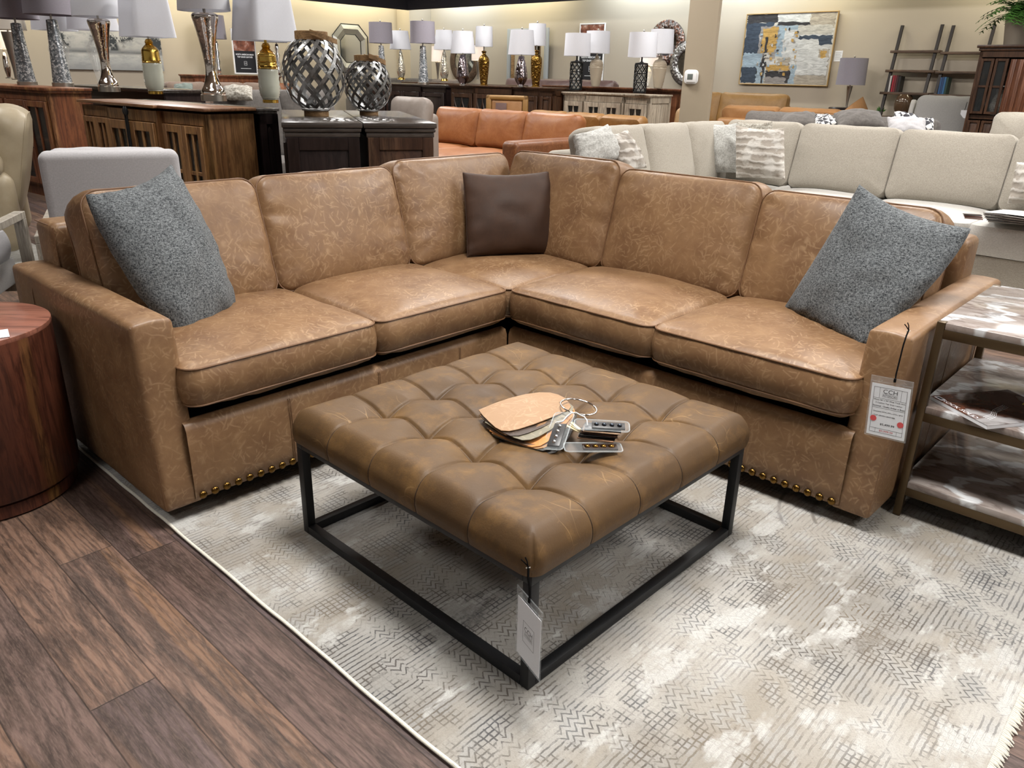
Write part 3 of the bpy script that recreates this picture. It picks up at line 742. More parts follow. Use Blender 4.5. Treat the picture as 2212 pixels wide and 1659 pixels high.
# nailheads, one object each (shared mesh)
g = G(); g.lathe([(.0122, 0), (.0115, .0022), (.0090, .005), (.005, .0068), (0.0002, .0075)], 14)
nail0 = g.obj('nailhead', M['brass'], sofa, 60); first = True
def put_nail(loc, rot):
    global first
    n_ = nail0 if first else nail0.copy()
    if not first: COL.objects.link(n_)
    first = False; n_.location = loc; n_.rotation_euler = rot
for k in range(34): put_nail((1.0425, -(LL - .098 - .0121 - k * .0376), .0775), (0, pi / 2, 0))
for k in range(35): put_nail((LR - .098 - .0115 - k * .0368, -1.0425, .0775), (pi / 2, 0, 0))

# ------------------------------------------------------------------ loose pillows on the sectional
def pil(name, label, corners, mat, group=None, tf=.1, tb=.03, pin=.09, seed=1, wr=.007, pipe=0, frame=True, cat='pillow', bul=(0, 0)):
    A_, B_, C_, D_ = [Vector(c) for c in corners]
    if frame: A_, B_, C_, D_ = [OS + AX * c.x + BX * c.y + Vector((0, 0, c.z)) for c in (A_, B_, C_, D_)]
    ctr = (A_ + B_ + C_ + D_) / 4; low = min(A_.z, B_.z, C_.z, D_.z)
    base = Vector((ctr.x, ctr.y, low))
    g = G(); pillow4(g, A_ - base, B_ - base, C_ - base, D_ - base, tf, tb, pin, seed=seed, wr=wr, pipe=pipe, bul=bul)
    o = g.obj(name, [mat, mat] if pipe else mat, None, 70, fix=True); o.location = base
    return tag(o, label, cat, group)
pil('throw_pillow', 'charcoal tweed throw pillow leaning on the left arm of the leather sectional', ((.50, -2.335, .885), (.395, -2.02, .945), (.612, -1.955, .475), (.762, -2.21, .422)), M['tweed'], 'charcoal tweed pillows on the leather sectional', .12, .03, .085, 3, bul=(.26, .03))
pil('throw_pillow', 'small dark brown leather throw pillow in the corner of the sectional', ((.505, -.777, .845), (.735, -.436, .852), (.825, -.495, .497), (.622, -.862, .503)), M['choc'], None, .075, .05, .075, 5, wr=.004, pipe=.002)
pil('throw_pillow', 'charcoal tweed throw pillow leaning on the right arm of the leather sectional', ((2.135, -.57, .945), (2.464, -.50, .842), (2.30, -.77, .475), (1.965, -.60, .505)), M['tweed'], 'charcoal tweed pillows on the leather sectional', .11, .03, .085, 8, bul=(.0, .20))

# ------------------------------------------------------------------ tufted ottoman
OA = 0.8134; OL = Vector((.0494, 1.3021, 0)); OW = .881
ott = thing('tufted_ottoman', 'square tufted brown leather cocktail ottoman on a black open metal frame', 'ottoman', OL, OA)
T = .025
zr = .0115
g = G()
for (x0, x1, y0, y1) in ((0, OW, 0, T), (0, OW, OW - T, OW), (0, T, T, OW - T), (OW - T, OW, T, OW - T)):
    g.box(x0, x1, y0, y1, .307 - T, .307, .0015)
g.obj('top_frame', M['blackmetal'], ott, 30)
for (x, y) in ((0, 0), (OW - T, 0), (OW - T, OW - T), (0, OW - T)):
    g = G(); g.box(x, x + T, y, y + T, zr, .307 - T, .0015)
    g.obj('leg', M['blackmetal'], ott, 30)
for (x0, x1, y0, y1) in ((T, OW - T, 0, T), (T, OW - T, OW - T, OW), (0, T, T, OW - T), (OW - T, OW, T, OW - T)):
    g = G(); g.box(x0, x1, y0, y1, zr, zr + T, .0015); g.obj('bottom_rail', M['blackmetal'], ott, 30)
g = G(); N = 150; ex = .012; R = .05; zt0 = .392; SEAM = [OW * k / 5 for k in (1, 2, 3, 4)]
def otop(a, b):
    """a,b in metres over the unrolled top; returns point. The sides drop from the rounded edge"""
    def roll(t):          # t from -side .. L+side -> (pos, drop)
        L = OW + 2 * ex; side = .075
        e0, e1 = R, L - R; arc = R * pi / 2
        if t < L / 2:
            if t >= e0: return t, 0
            u = e0 - t
            if u < arc: th = u / R; return e0 - R * sin(th), R * (1 - cos(th))
            return 0, R + (u - arc)
        if t <= e1: return t, 0
        u = t - e1
        if u < arc: th = u / R; return e1 + R * sin(th), R * (1 - cos(th))
        return L, R + (u - arc)
    x, dx = roll(a); y, dy = roll(b)
    return x - ex, y - ex, dx, dy
L_ = OW + 2 * ex; ext = (R * pi / 2 - R) + (zt0 - .307 - R)
def gro(d, w): return math.exp(-(d / w) ** 2)
def OT(u, v):
    a = -ext + (L_ + 2 * ext) * u; b = -ext + (L_ + 2 * ext) * v
    x, y, dx, dy = otop(a, b)
    d = max(dx, dy) if min(dx, dy) < 1e-6 else (dx ** 2.2 + dy ** 2.2) ** (1 / 2.2)
    d = min(d, zt0 - .307)
    # round the vertical corners
    cx, cy = x, y
    rc = .035 * min(1, max(dx, dy) / .03 if min(dx, dy) > 0 or True else 1)
    lo, hi = -ex + .035, OW + ex - .035
    qx = lo if x < lo else (hi if x > hi else None); qy = lo if y < lo else (hi if y > hi else None)
    if qx is not None and qy is not None:
        vx, vy = x - qx, y - qy; l = sqrt(vx * vx + vy * vy); m_ = max(abs(vx), abs(vy))
        if l > 1e-6: cx, cy = qx + vx / l * m_, qy + vy / l * m_
    z = zt0 - d
    nz = Vector((0, 0, 1.0)); side = d / (zt0 - .307)
    gx = min(abs(x - s_) for s_ in SEAM); gy = min(abs(y - s_) for s_ in SEAM)
    # pillows between the seams
    ux = (x / (OW / 5)) % 1 if OW * .1 < x < OW * .9 else .5; uy = (y / (OW / 5)) % 1 if OW * .1 < y < OW * .9 else .5
    top = max(0, 1 - d / .05)
    puff = .007 * (4 * ux * (1 - ux)) ** .5 * (4 * uy * (1 - uy)) ** .5 * top
    dome = .012 * (max(0, 4 * (x / OW) * (1 - x / OW)) * max(0, 4 * (y / OW) * (1 - y / OW))) ** .5 * top
    rb = min(sqrt((x - sx) ** 2 + (y - sy) ** 2) for sx in SEAM for sy in SEAM)
    but = -.034 * math.exp(-(rb / .046) ** 1.25) * (1 if d < .01 else 0)
    nrx = abs(x - min(SEAM, key=lambda s_: abs(s_ - x))); nry = abs(y - min(SEAM, key=lambda s_: abs(s_ - y)))
    groove = 0
    deep = math.exp(-(rb / .10) ** 2)
    groove = max(gro(gx, .0045) * (.0028 + .007 * deep), gro(gy, .0045) * (.0028 + .007 * deep))
    wide = max(gro(gx, .022), gro(gy, .022)) * .0018 * (.3 + .7 * deep)
    bulge = 0
    if side > .3:
        bulge = .006 * sin(pi * min(1, side)) * min(1, (side - .3) / .45)
    z += puff + dome + but - (groove + wide) * top
    if side > .25:
        k = bulge - groove * .8 * min(1, (side - .25) * 3)
        if dx > dy: cx += (-k if x < OW / 2 else k)
        else: cy += (-k if y < OW / 2 else k)
    z += .0012 * noise.noise(Vector((x * 14, y * 14, 0))) * top
    return (cx, cy, z)
g.grid(lambda u, v: OT(u, v), N * 2, N * 2)
g.box(.0, OW, .0, OW, .305, .316)
g.obj('cushion', M['ott'], ott, 180)
# shallow dark seam lines sunk in the grooves
g = G()
for s_ in SEAM:
    for sw in (0, 1):
        pts = []
        for k in range(121):
            t_ = k / 120; a = -ext + (L_ + 2 * ext) * t_
            uu = (s_ + ex + ext) / (L_ + 2 * ext)
            p = OT(uu, t_) if sw == 0 else OT(t_, uu)
            q = Vector(p); q.z += .0006
            pts.append(q)
        g.tube(pts, .0015, 4)
g.obj('tufting_seam', M['seamdark'], ott, 60)
# ------------------------------------------------------------------ writing
def text_geo(s_, width=None, height=None, align='CENTER', bold=0):
    cu = bpy.data.curves.new('t', 'FONT'); cu.body = s_; cu.size = 1; cu.align_x = align; cu.align_y = 'CENTER'; cu.fill_mode = 'FRONT'; cu.resolution_u = 3; cu.offset = bold
    o = bpy.data.objects.new('t', cu); COL.objects.link(o)
    dg = bpy.context.evaluated_depsgraph_get(); me = bpy.data.meshes.new_from_object(o.evaluated_get(dg))
    vs = [v.co.copy() for v in me.vertices]; fs = [tuple(p.vertices) for p in me.polygons]
    bpy.data.objects.remove(o); bpy.data.curves.remove(cu); bpy.data.meshes.remove(me)
    xs = [v.x for v in vs]; ys = [v.y for v in vs]
    w, h = max(xs) - min(xs), max(ys) - min(ys)
    sx = width / w if width else None; sy = height / h if height else None
    if sx is None: sx = sy
    if sy is None: sy = sx
    cx = (max(xs) + min(xs)) / 2 if align == 'CENTER' else min(xs); cy = (max(ys) + min(ys)) / 2
    return [((v.x - cx) * sx, (v.y - cy) * sy, 0) for v in vs], fs
def put_text(g, s_, Mx, x, y, width=None, height=None, z=.0006, align='CENTER', m=0, bold=0):
    vs, fs = text_geo(s_, width, height, align, bold)
    g.add([Mx @ Vector((x + a, y + b, z)) for a, b, c in vs], fs, m)
def rect(g, Mx, x0, x1, y0, y1, z=.0006, m=0): g.add([Mx @ Vector(p) for p in ((x0, y0, z), (x1, y0, z), (x1, y1, z), (x0, y1, z))], [(0, 1, 2, 3)], m)
def frame_lines(g, Mx, x0, x1, y0, y1, t=.0006, z=.0006, m=0):
    rect(g, Mx, x0, x1, y0, y0 + t, z, m); rect(g, Mx, x0, x1, y1 - t, y1, z, m); rect(g, Mx, x0, x0 + t, y0, y1, z, m); rect(g, Mx, x1 - t, x1, y0, y1, z, m)

# ------------------------------------------------------------------ drum side table
dr = thing('drum_side_table', 'round reddish wood drum side table at the left arm of the leather sectional', 'side table', (-1.63, 2.125, 0))
g = G(); R_ = .252
g.lathe([(R_ - .004, .055), (R_, .062), (R_, .525)], 72); g.obj('drum_body', M['drum'], dr, 40)
g = G(); g.lathe([(R_, .525), (R_ + .001, .53), (R_, .538), (R_ - .003, .54), (0.0001, .5402)], 72); g.obj('top', M['drumtop'], dr, 40)
g = G(); g.lathe([(R_ - .028, .0), (R_ - .014, .006), (R_ - .014, .044), (R_ - .035, .047), (R_ - .035, .056)], 72); g.obj('base', M['drum'], dr, 40)
c_ = atz(-3, 726, .5412)
cd = G(); Mx = Matrix.Translation(c_ + Vector((-.03, .0, 0))) @ Matrix.Rotation(radians(35), 4, 'Z'); cd.box(-.05, .05, -.04, .04, 0, .0012, 0, M=Mx)
tag(cd.obj('note_card', M['paper']), 'white card lying on the drum side table', 'card')

# ------------------------------------------------------------------ marble etagere end table
et = thing('end_table', 'three tier end table with brown marble shelves and bronze metal frame', 'end table', OS + AX * 2.515 + BX * (-.858), PHI)
EW, ED, EH = .66, .62, .632
for (x, y) in ((0, 0), (EW - .022, 0), (EW - .022, ED - .022), (0, ED - .022)):
    g = G(); g.box(x, x + .022, y, y + .022, .012, EH, .0012); g.obj('leg', M['bronze'], et, 30)
for z in (EH - .046, .332, .085):
    g = G()
    for (x0, x1, y0, y1) in ((.022, EW - .022, 0, .022), (.022, EW - .022, ED - .022, ED), (0, .022, .022, ED - .022), (EW - .022, EW, .022, ED - .022)): g.box(x0, x1, y0, y1, z, z + .026, .001)
    g.obj('shelf_frame', M['bronze'], et, 30)
    g = G(); g.box(.0225, EW - .0225, .001, ED - .001, z + .026, z + .046, .0015); g.box(.001, EW - .001, .0225, ED - .0225, z + .0262, z + .0458, .0015)
    g.obj('marble_shelf', M['marble'], et, 30)
ZS = .332 + .046
# magazine: corner towards us, spine edge at the front
def L2(x, y, z): return OS + AX * x + BX * (-y) + Vector((0, 0, z))
A_, B_ = L2(2.548, .80, ZS), L2(2.706, .905, ZS)
ux = (B_ - A_).normalized(); MW = .213; MH = .275; A_ = B_ - ux * MW
uy = Vector((-ux.y, ux.x, 0)); 
mg = thing('magazine', 'glossy magazine lying open side right on the middle shelf of the marble end table', 'magazine', A_)
mg['label'] = 'glossy magazine with brown leather furniture cover on the marble middle shelf'
Mx = Matrix(((ux.x, uy.x, 0, 0), (ux.y, uy.y, 0, 0), (0, 0, 1, 0), (0, 0, 0, 1)))
g = G(); g.box(0, MW, 0, MH, .0004, .0105, 0, M=Mx); g.obj('pages', M['paper'], mg, 0)
mc = MT('magazine_cover'); 
nz = mc.noise(9, 5, .6, v=mc.map((1, 2, 1), (0, 0, .9)), dist=1.)
mc.set(Base_Color=mc.mix(mc.ramp(mc.noise(7, 3, .5, v=mc.map(loc=(3, 1, 0))), [(.5, 0.), (.56, 1.)]), mc.ramp(nz, [(.3, '261813'), (.5, '6a4434'), (.7, '3a241b')]), mc.ramp(nz, [(.3, '7a7472'), (.6, 'aba8a8')])), Roughness=.15)
g = G(); g.box(-.0005, MW + .0005, -.0005, MH, .0105, .0115, 0, M=Mx); g.obj('cover', mc.m, mg, 0)
g = G()
put_text(g, 'ROCK SOLID', Mx, .10, .012, width=.13, height=.014, z=.0119, bold=.01); 
for k in range(4): 
    g.tube([Mx @ Vector(p) for p in ((.10 + k * .006, .16, .0118), (.125 + k * .005, .10, .0118), (.15 + k * .006, .07, .0118), (.16 + k * .007, .035, .0118))], .0007, 4)
g.obj('cover_writing', M['paper'], mg, 0, 'white lettering')
g = G(); rect(g, Mx, .006, .034, .004, .022, .0119); g.obj('barcode_panel', M['paper'], mg, 0)
g = G(); rect(g, Mx, .010, .030, .008, .019, .0121); g.obj('barcode', M['ink'], mg, 0)
g = G(); put_text(g, 'VA', Mx, .125, .235, width=.075, height=.028, z=.0119, bold=.03); g.obj('title_lettering', plain('yellow_ink', 'e8d84a', .4), mg, 0, 'yellow title letters')

# ------------------------------------------------------------------ price tags in clear sleeves
def sleeve(name, label, M4, w, h, top, cord, front, loc):
    """M4: frame with x right, y up, origin at card centre (world)"""
    o = thing(name, label, 'price tag', loc); M4 = Matrix.Translation(-Vector(loc)) @ M4
    g = G(); g.box(-w / 2, w / 2, -h / 2, h / 2, -.0003, .0003, M=M4); g.obj('card', M['paper'], o, 0, 'printed white card')
    g = G(); W2, H2 = w / 2 + .004, h / 2
    for z in (.0012, -.0012): g.box(-W2, W2, -H2 - .004, H2 + top, z - .00015, z + .00015, M=M4)
    for x in (-W2, W2): g.tube([M4 @ Vector((x, -H2 - .004, 0)), M4 @ Vector((x, H2 + top, 0))], .0013, 6)
    for y in (-H2 - .004, H2 + .006, H2 + top): g.tube([M4 @ Vector((-W2, y, 0)), M4 @ Vector((W2, y, 0))], .0011, 6)
    for sx_ in (-.6, .6): g.tube([M4 @ Vector((sx_ * w / 2 + .007 * cos(t_ * pi / 8), H2 + top * .55 + .0025 * sin(t_ * pi / 8), .0015)) for t_ in range(16)], .0004, 5, closed=True)
    g.obj('clear_sleeve', M['clear'], o, 40, 'clear plastic sleeve')
    g = G(); pts = [Vector(p) - Vector(loc) for p in cord]
    off = Vector((.0016, .001, 0)); g.tube(pts, .0016, 6); g.tube([p + off for p in pts], .0016, 6)
    k = pts[0]; g.tube([k, k + Vector((-.008, 0, .010)), k + Vector((-.014, 0, .016))], .0014, 5); g.tube([k, k + Vector((-.002, 0, .012)), k + Vector((-.006, .002, .020))], .0014, 5)
    g.tube([pts[-1] + Vector((0, 0, .006)), pts[-1] + Vector((0, 0, -.004))], .0035, 8)
    g.obj('elastic_cord', M['black'], o, 60)
    g = G(); g.tube([k + Vector((-.004, 0, -.004)), k + Vector((.005, 0, -.002))], .0016, 6); g.obj('clip', M['nickel'], o, 60)
    for nm, mat_, fn in front:
        g = G(); fn(g, M4); g.obj(nm, mat_, o, 0)
    return o
# on the right arm front (card plane faces -BX)
yP = 1.062
TL, TR, BLc = L2(2.4405, yP, .487), L2(2.5475, yP, .495), L2(2.4425, yP, .330)
ctr = L2(2.494, yP, .412)
Mt = basis(ctr, TR - TL, Vector((0, 0, 1)))
def black_print(g, Q):
    w, h = .100, .150
    frame_lines(g, Q, -.043, .043, -.066, .066, .0009)
    for x in (-.028, .028): rect(g, Q, x, x + .0007, .034, .066)
    rect(g, Q, -.043, .043, .034, .0348); rect(g, Q, -.043, .043, .006, .0068); rect(g, Q, -.043, .043, -.054, -.0532)
    for x in (-.028, .028): rect(g, Q, x, x + .0007, -.066, -.054)
    put_text(g, 'CCH', Q, 0, .056, .037, .0115); rect(g, Q, -.020, .020, .0483, .0488); put_text(g, 'INTERIORS', Q, 0, .0436, .038, .0062); rect(g, Q, -.020, .020, .0388, .0393)
    put_text(g, 'Wyatt 96" x 99" Wide Track Arm', Q, 0, .0290, .082, .0045, bold=.02); put_text(g, '5 Cushion Top Grain Leather', Q, 0, .0205, .070, .0045, bold=.02); put_text(g, 'Sectional - Omaha Amber w Brass', Q, 0, .0120, .083, .0045, bold=.02)
    put_text(g, '- Dimensions 96"W x 99"L x 37"H x 38"W', Q, -.001, -.004, .080, .0035, bold=.02); put_text(g, '- TOP GRAIN LEATHER', Q, -.010, -.0155, .060, .0035, bold=.02)
    put_text(g, '$5,499.99', Q, .002, -.0405, .038, .0068, bold=.02)
def red_print(g, Q): put_text(g, '$3,999.99', Q, .001, -.0598, .036, .0058, bold=.01)
def red_dot(x, y):
    def f(g, Q):
        g.add([Q @ Vector((x + .0085 * cos(a * pi / 12), y + .0085 * sin(a * pi / 12), .0010)) for a in range(24)], [tuple(range(24))])
    return f
cord = [L2(2.487, 1.012, .634), L2(2.489, 1.030, .622), L2(2.4905, 1.045, .60), L2(2.492, 1.058, .52), L2(2.494, 1.062, .503)]
sleeve('price_tag', 'price tag with two red dots hanging on the right arm of the sectional', Mt, .100, .150, .021, cord, (('printing', M['ink'], black_print), ('sale_price', M['redink'], red_print), ('red_sticker', M['reddot'], red_dot(-.036, -.026)), ('red_sticker', M['reddot'], red_dot(.0355, -.031))), ctr)
# on the near corner of the ottoman
a_, b_ = Vector((.0195, 1.318, .19)), Vector((.0705, 1.226, .19))
ct = (a_ + b_) / 2 + Vector((0, -.012, .002)); Mo = basis(ct, b_ - a_, Vector((0, 0, 1)))
def logo_print(g, Q):
    frame_lines(g, Q, -.022, .022, -.026, .026, .0008); put_text(g, 'CCH', Q, 0, .009, .031, .012); rect(g, Q, -.017, .017, .0005, .0010); put_text(g, 'INTERIORS', Q, 0, -.0045, .031, .006); rect(g, Q, -.017, .017, -.0100, -.0095)
tp = Vector((.0395, 1.272, .352)); 
cord = [tp, tp + Vector((.0, -.006, -.02)), Vector((.043, 1.262, .31)), Vector((.044, 1.261, .285)), Vector((.0445, 1.260, ct.z + .088))]
sleeve('price_tag', 'shop tag in a clear sleeve hanging from the near corner of the tufted ottoman', Mo, .092, .142, .022, cord, (('printing', M['ink'], logo_print),), ct)

# ------------------------------------------------------------------ leather sample ring on the ottoman
def unp(pts, z): return [atz(u, v, z) for (u, v) in pts]
smp = thing('leather_sample_ring', 'fanned stack of leather samples on a metal ring lying on the ottoman', 'leather samples', (.08, 1.86, .405))
out_ = [(1034, 876), (1066, 866), (1100, 857), (1135, 850), (1165, 847), (1188, 848), (1206, 853), (1220, 861), (1229, 871), (1233, 880), (1228, 886), (1212, 893), (1190, 901), (1155, 912), (1120, 920), (1100, 922), (1083, 920), (1070, 913), (1055, 900), (1043, 888)]
P_ = unp(out_, .445); hole = atz(1212, 870, .445)
cols = ['8e6e4e', '6f6958', '3a2c24', '7b5a3c', 'b5773f', '4a3a30', '94704c', '6a5240', '3c3c3a', '33433f', '201d1c']
for k in range(11):
    rt = Matrix.Rotation(radians([0, 17, 8, 4, 24, 12, 27, 20, 31, 28, 35][k]), 4, 'Z'); zz = .446 - k * .0021
    dn = [0, .004, .001, 0, .006, .002, .006, .003, .006, .004, .006][k]
    def W_(p, dz):
        q = rt @ (Vector((p.x, p.y, 0)) - Vector((hole.x, hole.y, 0))); l = q.length
        return Vector((hole.x + q.x, hole.y + q.y, zz + dz - .012 * (l / .2) ** 2 - dn * (l / .15) + .0018 * sin(l * 30 + k) * (k > 0) * min(1, l / .1))) - smp.location
    g = G(); n_ = len(P_)
    R2 = 8; vs = []; fs = []
    for side in (0, 1):
        for r_ in range(R2 + 1):
            f_ = r_ / R2
            for p in P_:
                q = hole.lerp(p, .03 + .97 * f_); vs.append(W_(q, -.0010 if side else .0010))
    for side in (0, 1):
        o_ = side * (R2 + 1) * n_
        for r_ in range(R2):
            for i in range(n_):
                j = (i + 1) % n_; f_ = (o_ + r_ * n_ + i, o_ + r_ * n_ + j, o_ + (r_ + 1) * n_ + j, o_ + (r_ + 1) * n_ + i)
                fs.append(f_ if not side else tuple(reversed(f_)))
    e0, e1 = R2 * n_, (R2 + 1) * n_ + R2 * n_
    for i in range(n_): j = (i + 1) % n_; fs.append((e0 + i, e0 + j, e1 + j, e1 + i))
    g.add(vs, fs)
    mt_ = leather('sample_%d' % k, cols[k], cols[k], cols[k], 'e0c8a4', .3 if k < 2 else .1, .5, 1, .15)
    g.obj('leather_swatch', mt_, smp, 60, fix=True, label=('light tan top swatch' if k == 0 else None))
g = G(); rc = atz(1250, 879, .452) - smp.location
ring_ = [rc + Vector((.047 * cos(a * pi / 20), .047 * sin(a * pi / 20), -.007 * cos(a * pi / 20 + .1) )) for a in range(40)]
g.tube(ring_, [.0022 + .0006 * (i % 2) for i in range(40)], 7, closed=True); g.obj('ring', M['chrome'], smp, 60)
# acrylic nailhead samples and finish chips
def slab(name, label, cx, cy, cz, L, Wd, T_, rot, mat, parent=None):
    pass
def nail_samples(label, c, xd, yd, L, Wd, nail_mat, back_mat, nr=.0062):
    """clear plate with a leather strip and four nailheads in a row"""
    o = thing('nailhead_sample', label, 'finish sample', c)
    Q = basis((0, 0, 0), xd, yd)
    out2 = rrect(L, Wd, .010, 4, 2)
    g = G(); g.prism(out2, -.0016, .0016, 'z', 0, M=Q); g.obj('clear_plate', M['clear'], o, 40)
    g = G(); g.tube([Q @ Vector((x, y, 0)) for x, y in out2], .0016, 6, closed=True); g.obj('plate_rim', glassy('clear_plastic_rim', 'cfd6d8', .1, .28), o, 40)
    g = G(); g.box(-L * .18, L * .42, -Wd * .3, Wd * .3, -.0022, .0026, .001, M=Q); g.obj('leather_backing', back_mat, o, 40)
    for k in range(4):
        g = G(); g.lathe([(nr, .0026), (nr * .95, .004), (nr * .7, .0062), (nr * .35, .0074), (.0002, .0078)], 14, c=(-L * .10 + k * L * .14, 0)); g.xf(Q); g.obj('nailhead', nail_mat, o, 60)
    return o
dkl = plain('black_sample_leather', '1c1a1a', .4)
ptA = [atz(u, v, z) for u, v, z in ((1208, 888, .455), (1184, 951, .418), (1205, 981, .412), (1229, 905, .45))]
cA = sum(ptA, Vector()) / 4
nail_samples('clear plate with four silver nailheads standing against the leather samples', cA, (ptA[1] + ptA[2] - ptA[0] - ptA[3]), (ptA[3] - ptA[0]), .135, .052, M['chrome'], dkl, .005)
nail_samples('clear plate with four dark brass nailheads lying flat on the ottoman', atz(1281, 966, .416), Vector((.135, .006, 0)), Vector((-.004, .05, 0)), .140, .048, plain('antique_brass_nail', '6b4e22', .2, 1), plain('dark_brown_sample_leather', '24160e', .4), .008)
nail_samples('clear plate with four black nailheads resting on the finish chips', atz(1300, 919, .452), Vector((.135, -.008, -.002)), Vector((.004, .045, .012)), .135, .04, plain('gunmetal_nail', '3f444c', .2, 1), dkl, .006)
chips = thing('wood_finish_chips', 'fan of dark wood finish chips between the clear nailhead plates', 'finish samples', atz(1292, 945, .420))
for k, hx in enumerate(['8a6a52', '0f0d0d', '151212', '0c0b0b', '3a2418', '141010', '9a8068', '16181c']):
    Q = Matrix.Translation((.002 * k - .004, .003 * (k % 3), .001 + .0033 * k)) @ Matrix.Rotation(radians(-14 + 2.2 * (k % 4)), 4, 'Z')
    g = G(); g.box(-.045, .045, -.022, .022, 0, .003, .0006, M=Q); g.obj('finish_chip', plain('chip_%d' % k, hx, .3), chips, 30)
for k, (a0, ln) in enumerate(((112, .055), (100, .045), (95, .048))):
    Q = Matrix.Translation((-.045, .0, .012 + k * .003)) @ Matrix.Rotation(radians(a0 + 20), 4, 'Z')
    g = G(); g.box(0, ln, -.004, .004, 0, .0028, .0005, M=Q); g.obj('pale_chip', plain('pale_chip', 'd9c9a0', .5), chips, 30, 'pale maple stick')
g = G(); pts = [(1200, 913, .45), (1216, 910, .455), (1224, 900, .46), (1233, 893, .465), (1244, 891, .468), (1252, 896, .465), (1262, 900, .462), (1268, 908, .458), (1269, 920, .445)]
g.tube([atz(*p) - chips.location for p in pts], .0016, 6); g.obj('tie_cord', M['white'], chips, 60, 'white plastic cord')
# ------------------------------------------------------------------ lamps
def loft_shade(g, wb, wt, dpt, z0, z1, sq, th=.003, n=40):
    """open lampshade: wb/wt bottom and top widths, sq squares it off"""
    def ring(w, z):
        if sq: return [(x, y * dpt, z) for x, y in rrect(w, w, w * .12, 5, 6)]
        return [(w / 2 * cos(2 * pi * i / n), w / 2 * dpt * sin(2 * pi * i / n), z) for i in range(n)]
    rs = [ring(wb, z0), ring(wb + (wt - wb) * .03, z0 + (z1 - z0) * .02), ring(wt, z1), ring(wt - th * 2, z1), ring(wb - th * 2, z0), ring(wb, z0)]
    m = len(rs[0]); vs = [p for r_ in rs for p in r_]; fs = []
    for k in range(5):
        for i in range(m): j = (i + 1) % m; fs.append((k * m + i, k * m + j, (k + 1) * m + j, (k + 1) * m + i))
    return g.add(vs, fs)
def ribs(prof, nr, amp):
    out = []
    for k in range(len(prof) - 1):
        (r0, z0), (r1, z1) = prof[k], prof[k + 1]
        n_ = max(2, int(nr * (z1 - z0)))
        for i in range(n_):
            t_ = i / n_; out.append((r0 + (r1 - r0) * t_ + amp * sin(pi * 2 * i * .5) ** 2 + (amp if i % 2 else 0), z0 + (z1 - z0) * t_))
    out.append(prof[-1]); return out
def smoothp(prof, n=6):
    out = []
    P_ = [prof[0]] + list(prof) + [prof[-1]]
    for k in range(1, len(P_) - 2):
        for i in range(n):
            t_ = i / n; a, b, c, d = P_[k - 1], P_[k], P_[k + 1], P_[k + 2]
            f = lambda q: .5 * (2 * b[q] + (c[q] - a[q]) * t_ + (2 * a[q] - 5 * b[q] + 4 * c[q] - d[q]) * t_ * t_ + (-a[q] + 3 * b[q] - 3 * c[q] + d[q]) * t_ ** 3)
            out.append((max(.001, f(0)), f(1)))
    out.append(prof[-1]); return out
LAMPS = {
 'mosaic': (('body', 'mosaic', [(.135, .06), (.135, .07), (.105, .45), (.075, .93), (.04, .94)], 0), ('foot', 'nickel', [(.15, 0), (.15, .055), (.14, .06)], 0)),
 'mercury': (('body', 'mercury', [(.14, .075), (.135, .12), (.085, .22), (.062, .38), (.085, .6), (.125, .82), (.15, .93), (.13, .97), (.06, .985)], 1), ('foot', 'nickel', [(.15, 0), (.15, .07), (.14, .075)], 0)),
 'brassglass': (('body', 'ribglass', [(.12, .05), (.16, .14), (.175, .3), (.165, .55)], 2), ('gold_collar', 'brassy', [(.165, .55), (.155, .66), (.145, .78), (.10, .84), (.06, .88), (.07, .92), (.04, .97)], 2), ('foot', 'brassy', [(.135, 0), (.135, .05), (.12, .052)], 0)),
 'stack': (('body', 'chrome', [(.05, .03), (.085, .15), (.045, .24), (.085, .38), (.045, .48), (.085, .62), (.045, .72), (.08, .85), (.04, .95)], 0), ('foot', 'chrome', [(.1, 0), (.1, .02), (.05, .03)], 0)),
 'clear': (('body', 'clearglass', [(.08, .03), (.11, .2), (.17, .55), (.18, .68), (.08, .86), (.04, .93)], 1), ('foot', 'chrome', [(.1, 0), (.1, .025), (.07, .03)], 0)),
 'crystal': (('body', 'crystal', [(.09, .08), (.14, .2), (.15, .35), (.11, .65), (.06, .9), (.04, .95)], 1), ('foot', 'brassy', [(.13, 0), (.12, .05), (.08, .08)], 0)),
 'smoke': (('body', 'smokechrome', [(.1, .06), (.2, .22), (.215, .36), (.17, .65), (.1, .92), (.09, .96)], 1), ('foot', 'chrome', [(.12, 0), (.12, .05), (.09, .06)], 0)),
 'gold': (('body', 'golddark', [(.09, .05), (.12, .3), (.145, .6), (.13, .72), (.06, .8), (.045, .84), (.07, .87), (.04, .9)], 1), ('foot', 'brassy', [(.11, 0), (.11, .045), (.09, .05)], 0)),
 'ceramic': (('body', 'sandstone', [(.12, 0), (.17, .25), (.21, .55), (.21, .64), (.2, .72), (.15, .8), (.06, .84), (.05, .93)], 2),),
 'silver': (('body', 'mercury', [(.06, .03), (.1, .25), (.11, .45), (.08, .75), (.03, .9)], 1), ('foot', 'nickel', [(.12, 0), (.12, .02), (.07, .03)], 0)),
 'tapered': (('body', 'nickel', [(.05, .03), (.06, .3), (.13, .9), (.12, .95), (.03, .96)], 1), ('foot', 'nickel', [(.11, 0), (.11, .02), (.05, .03)], 0)),
}
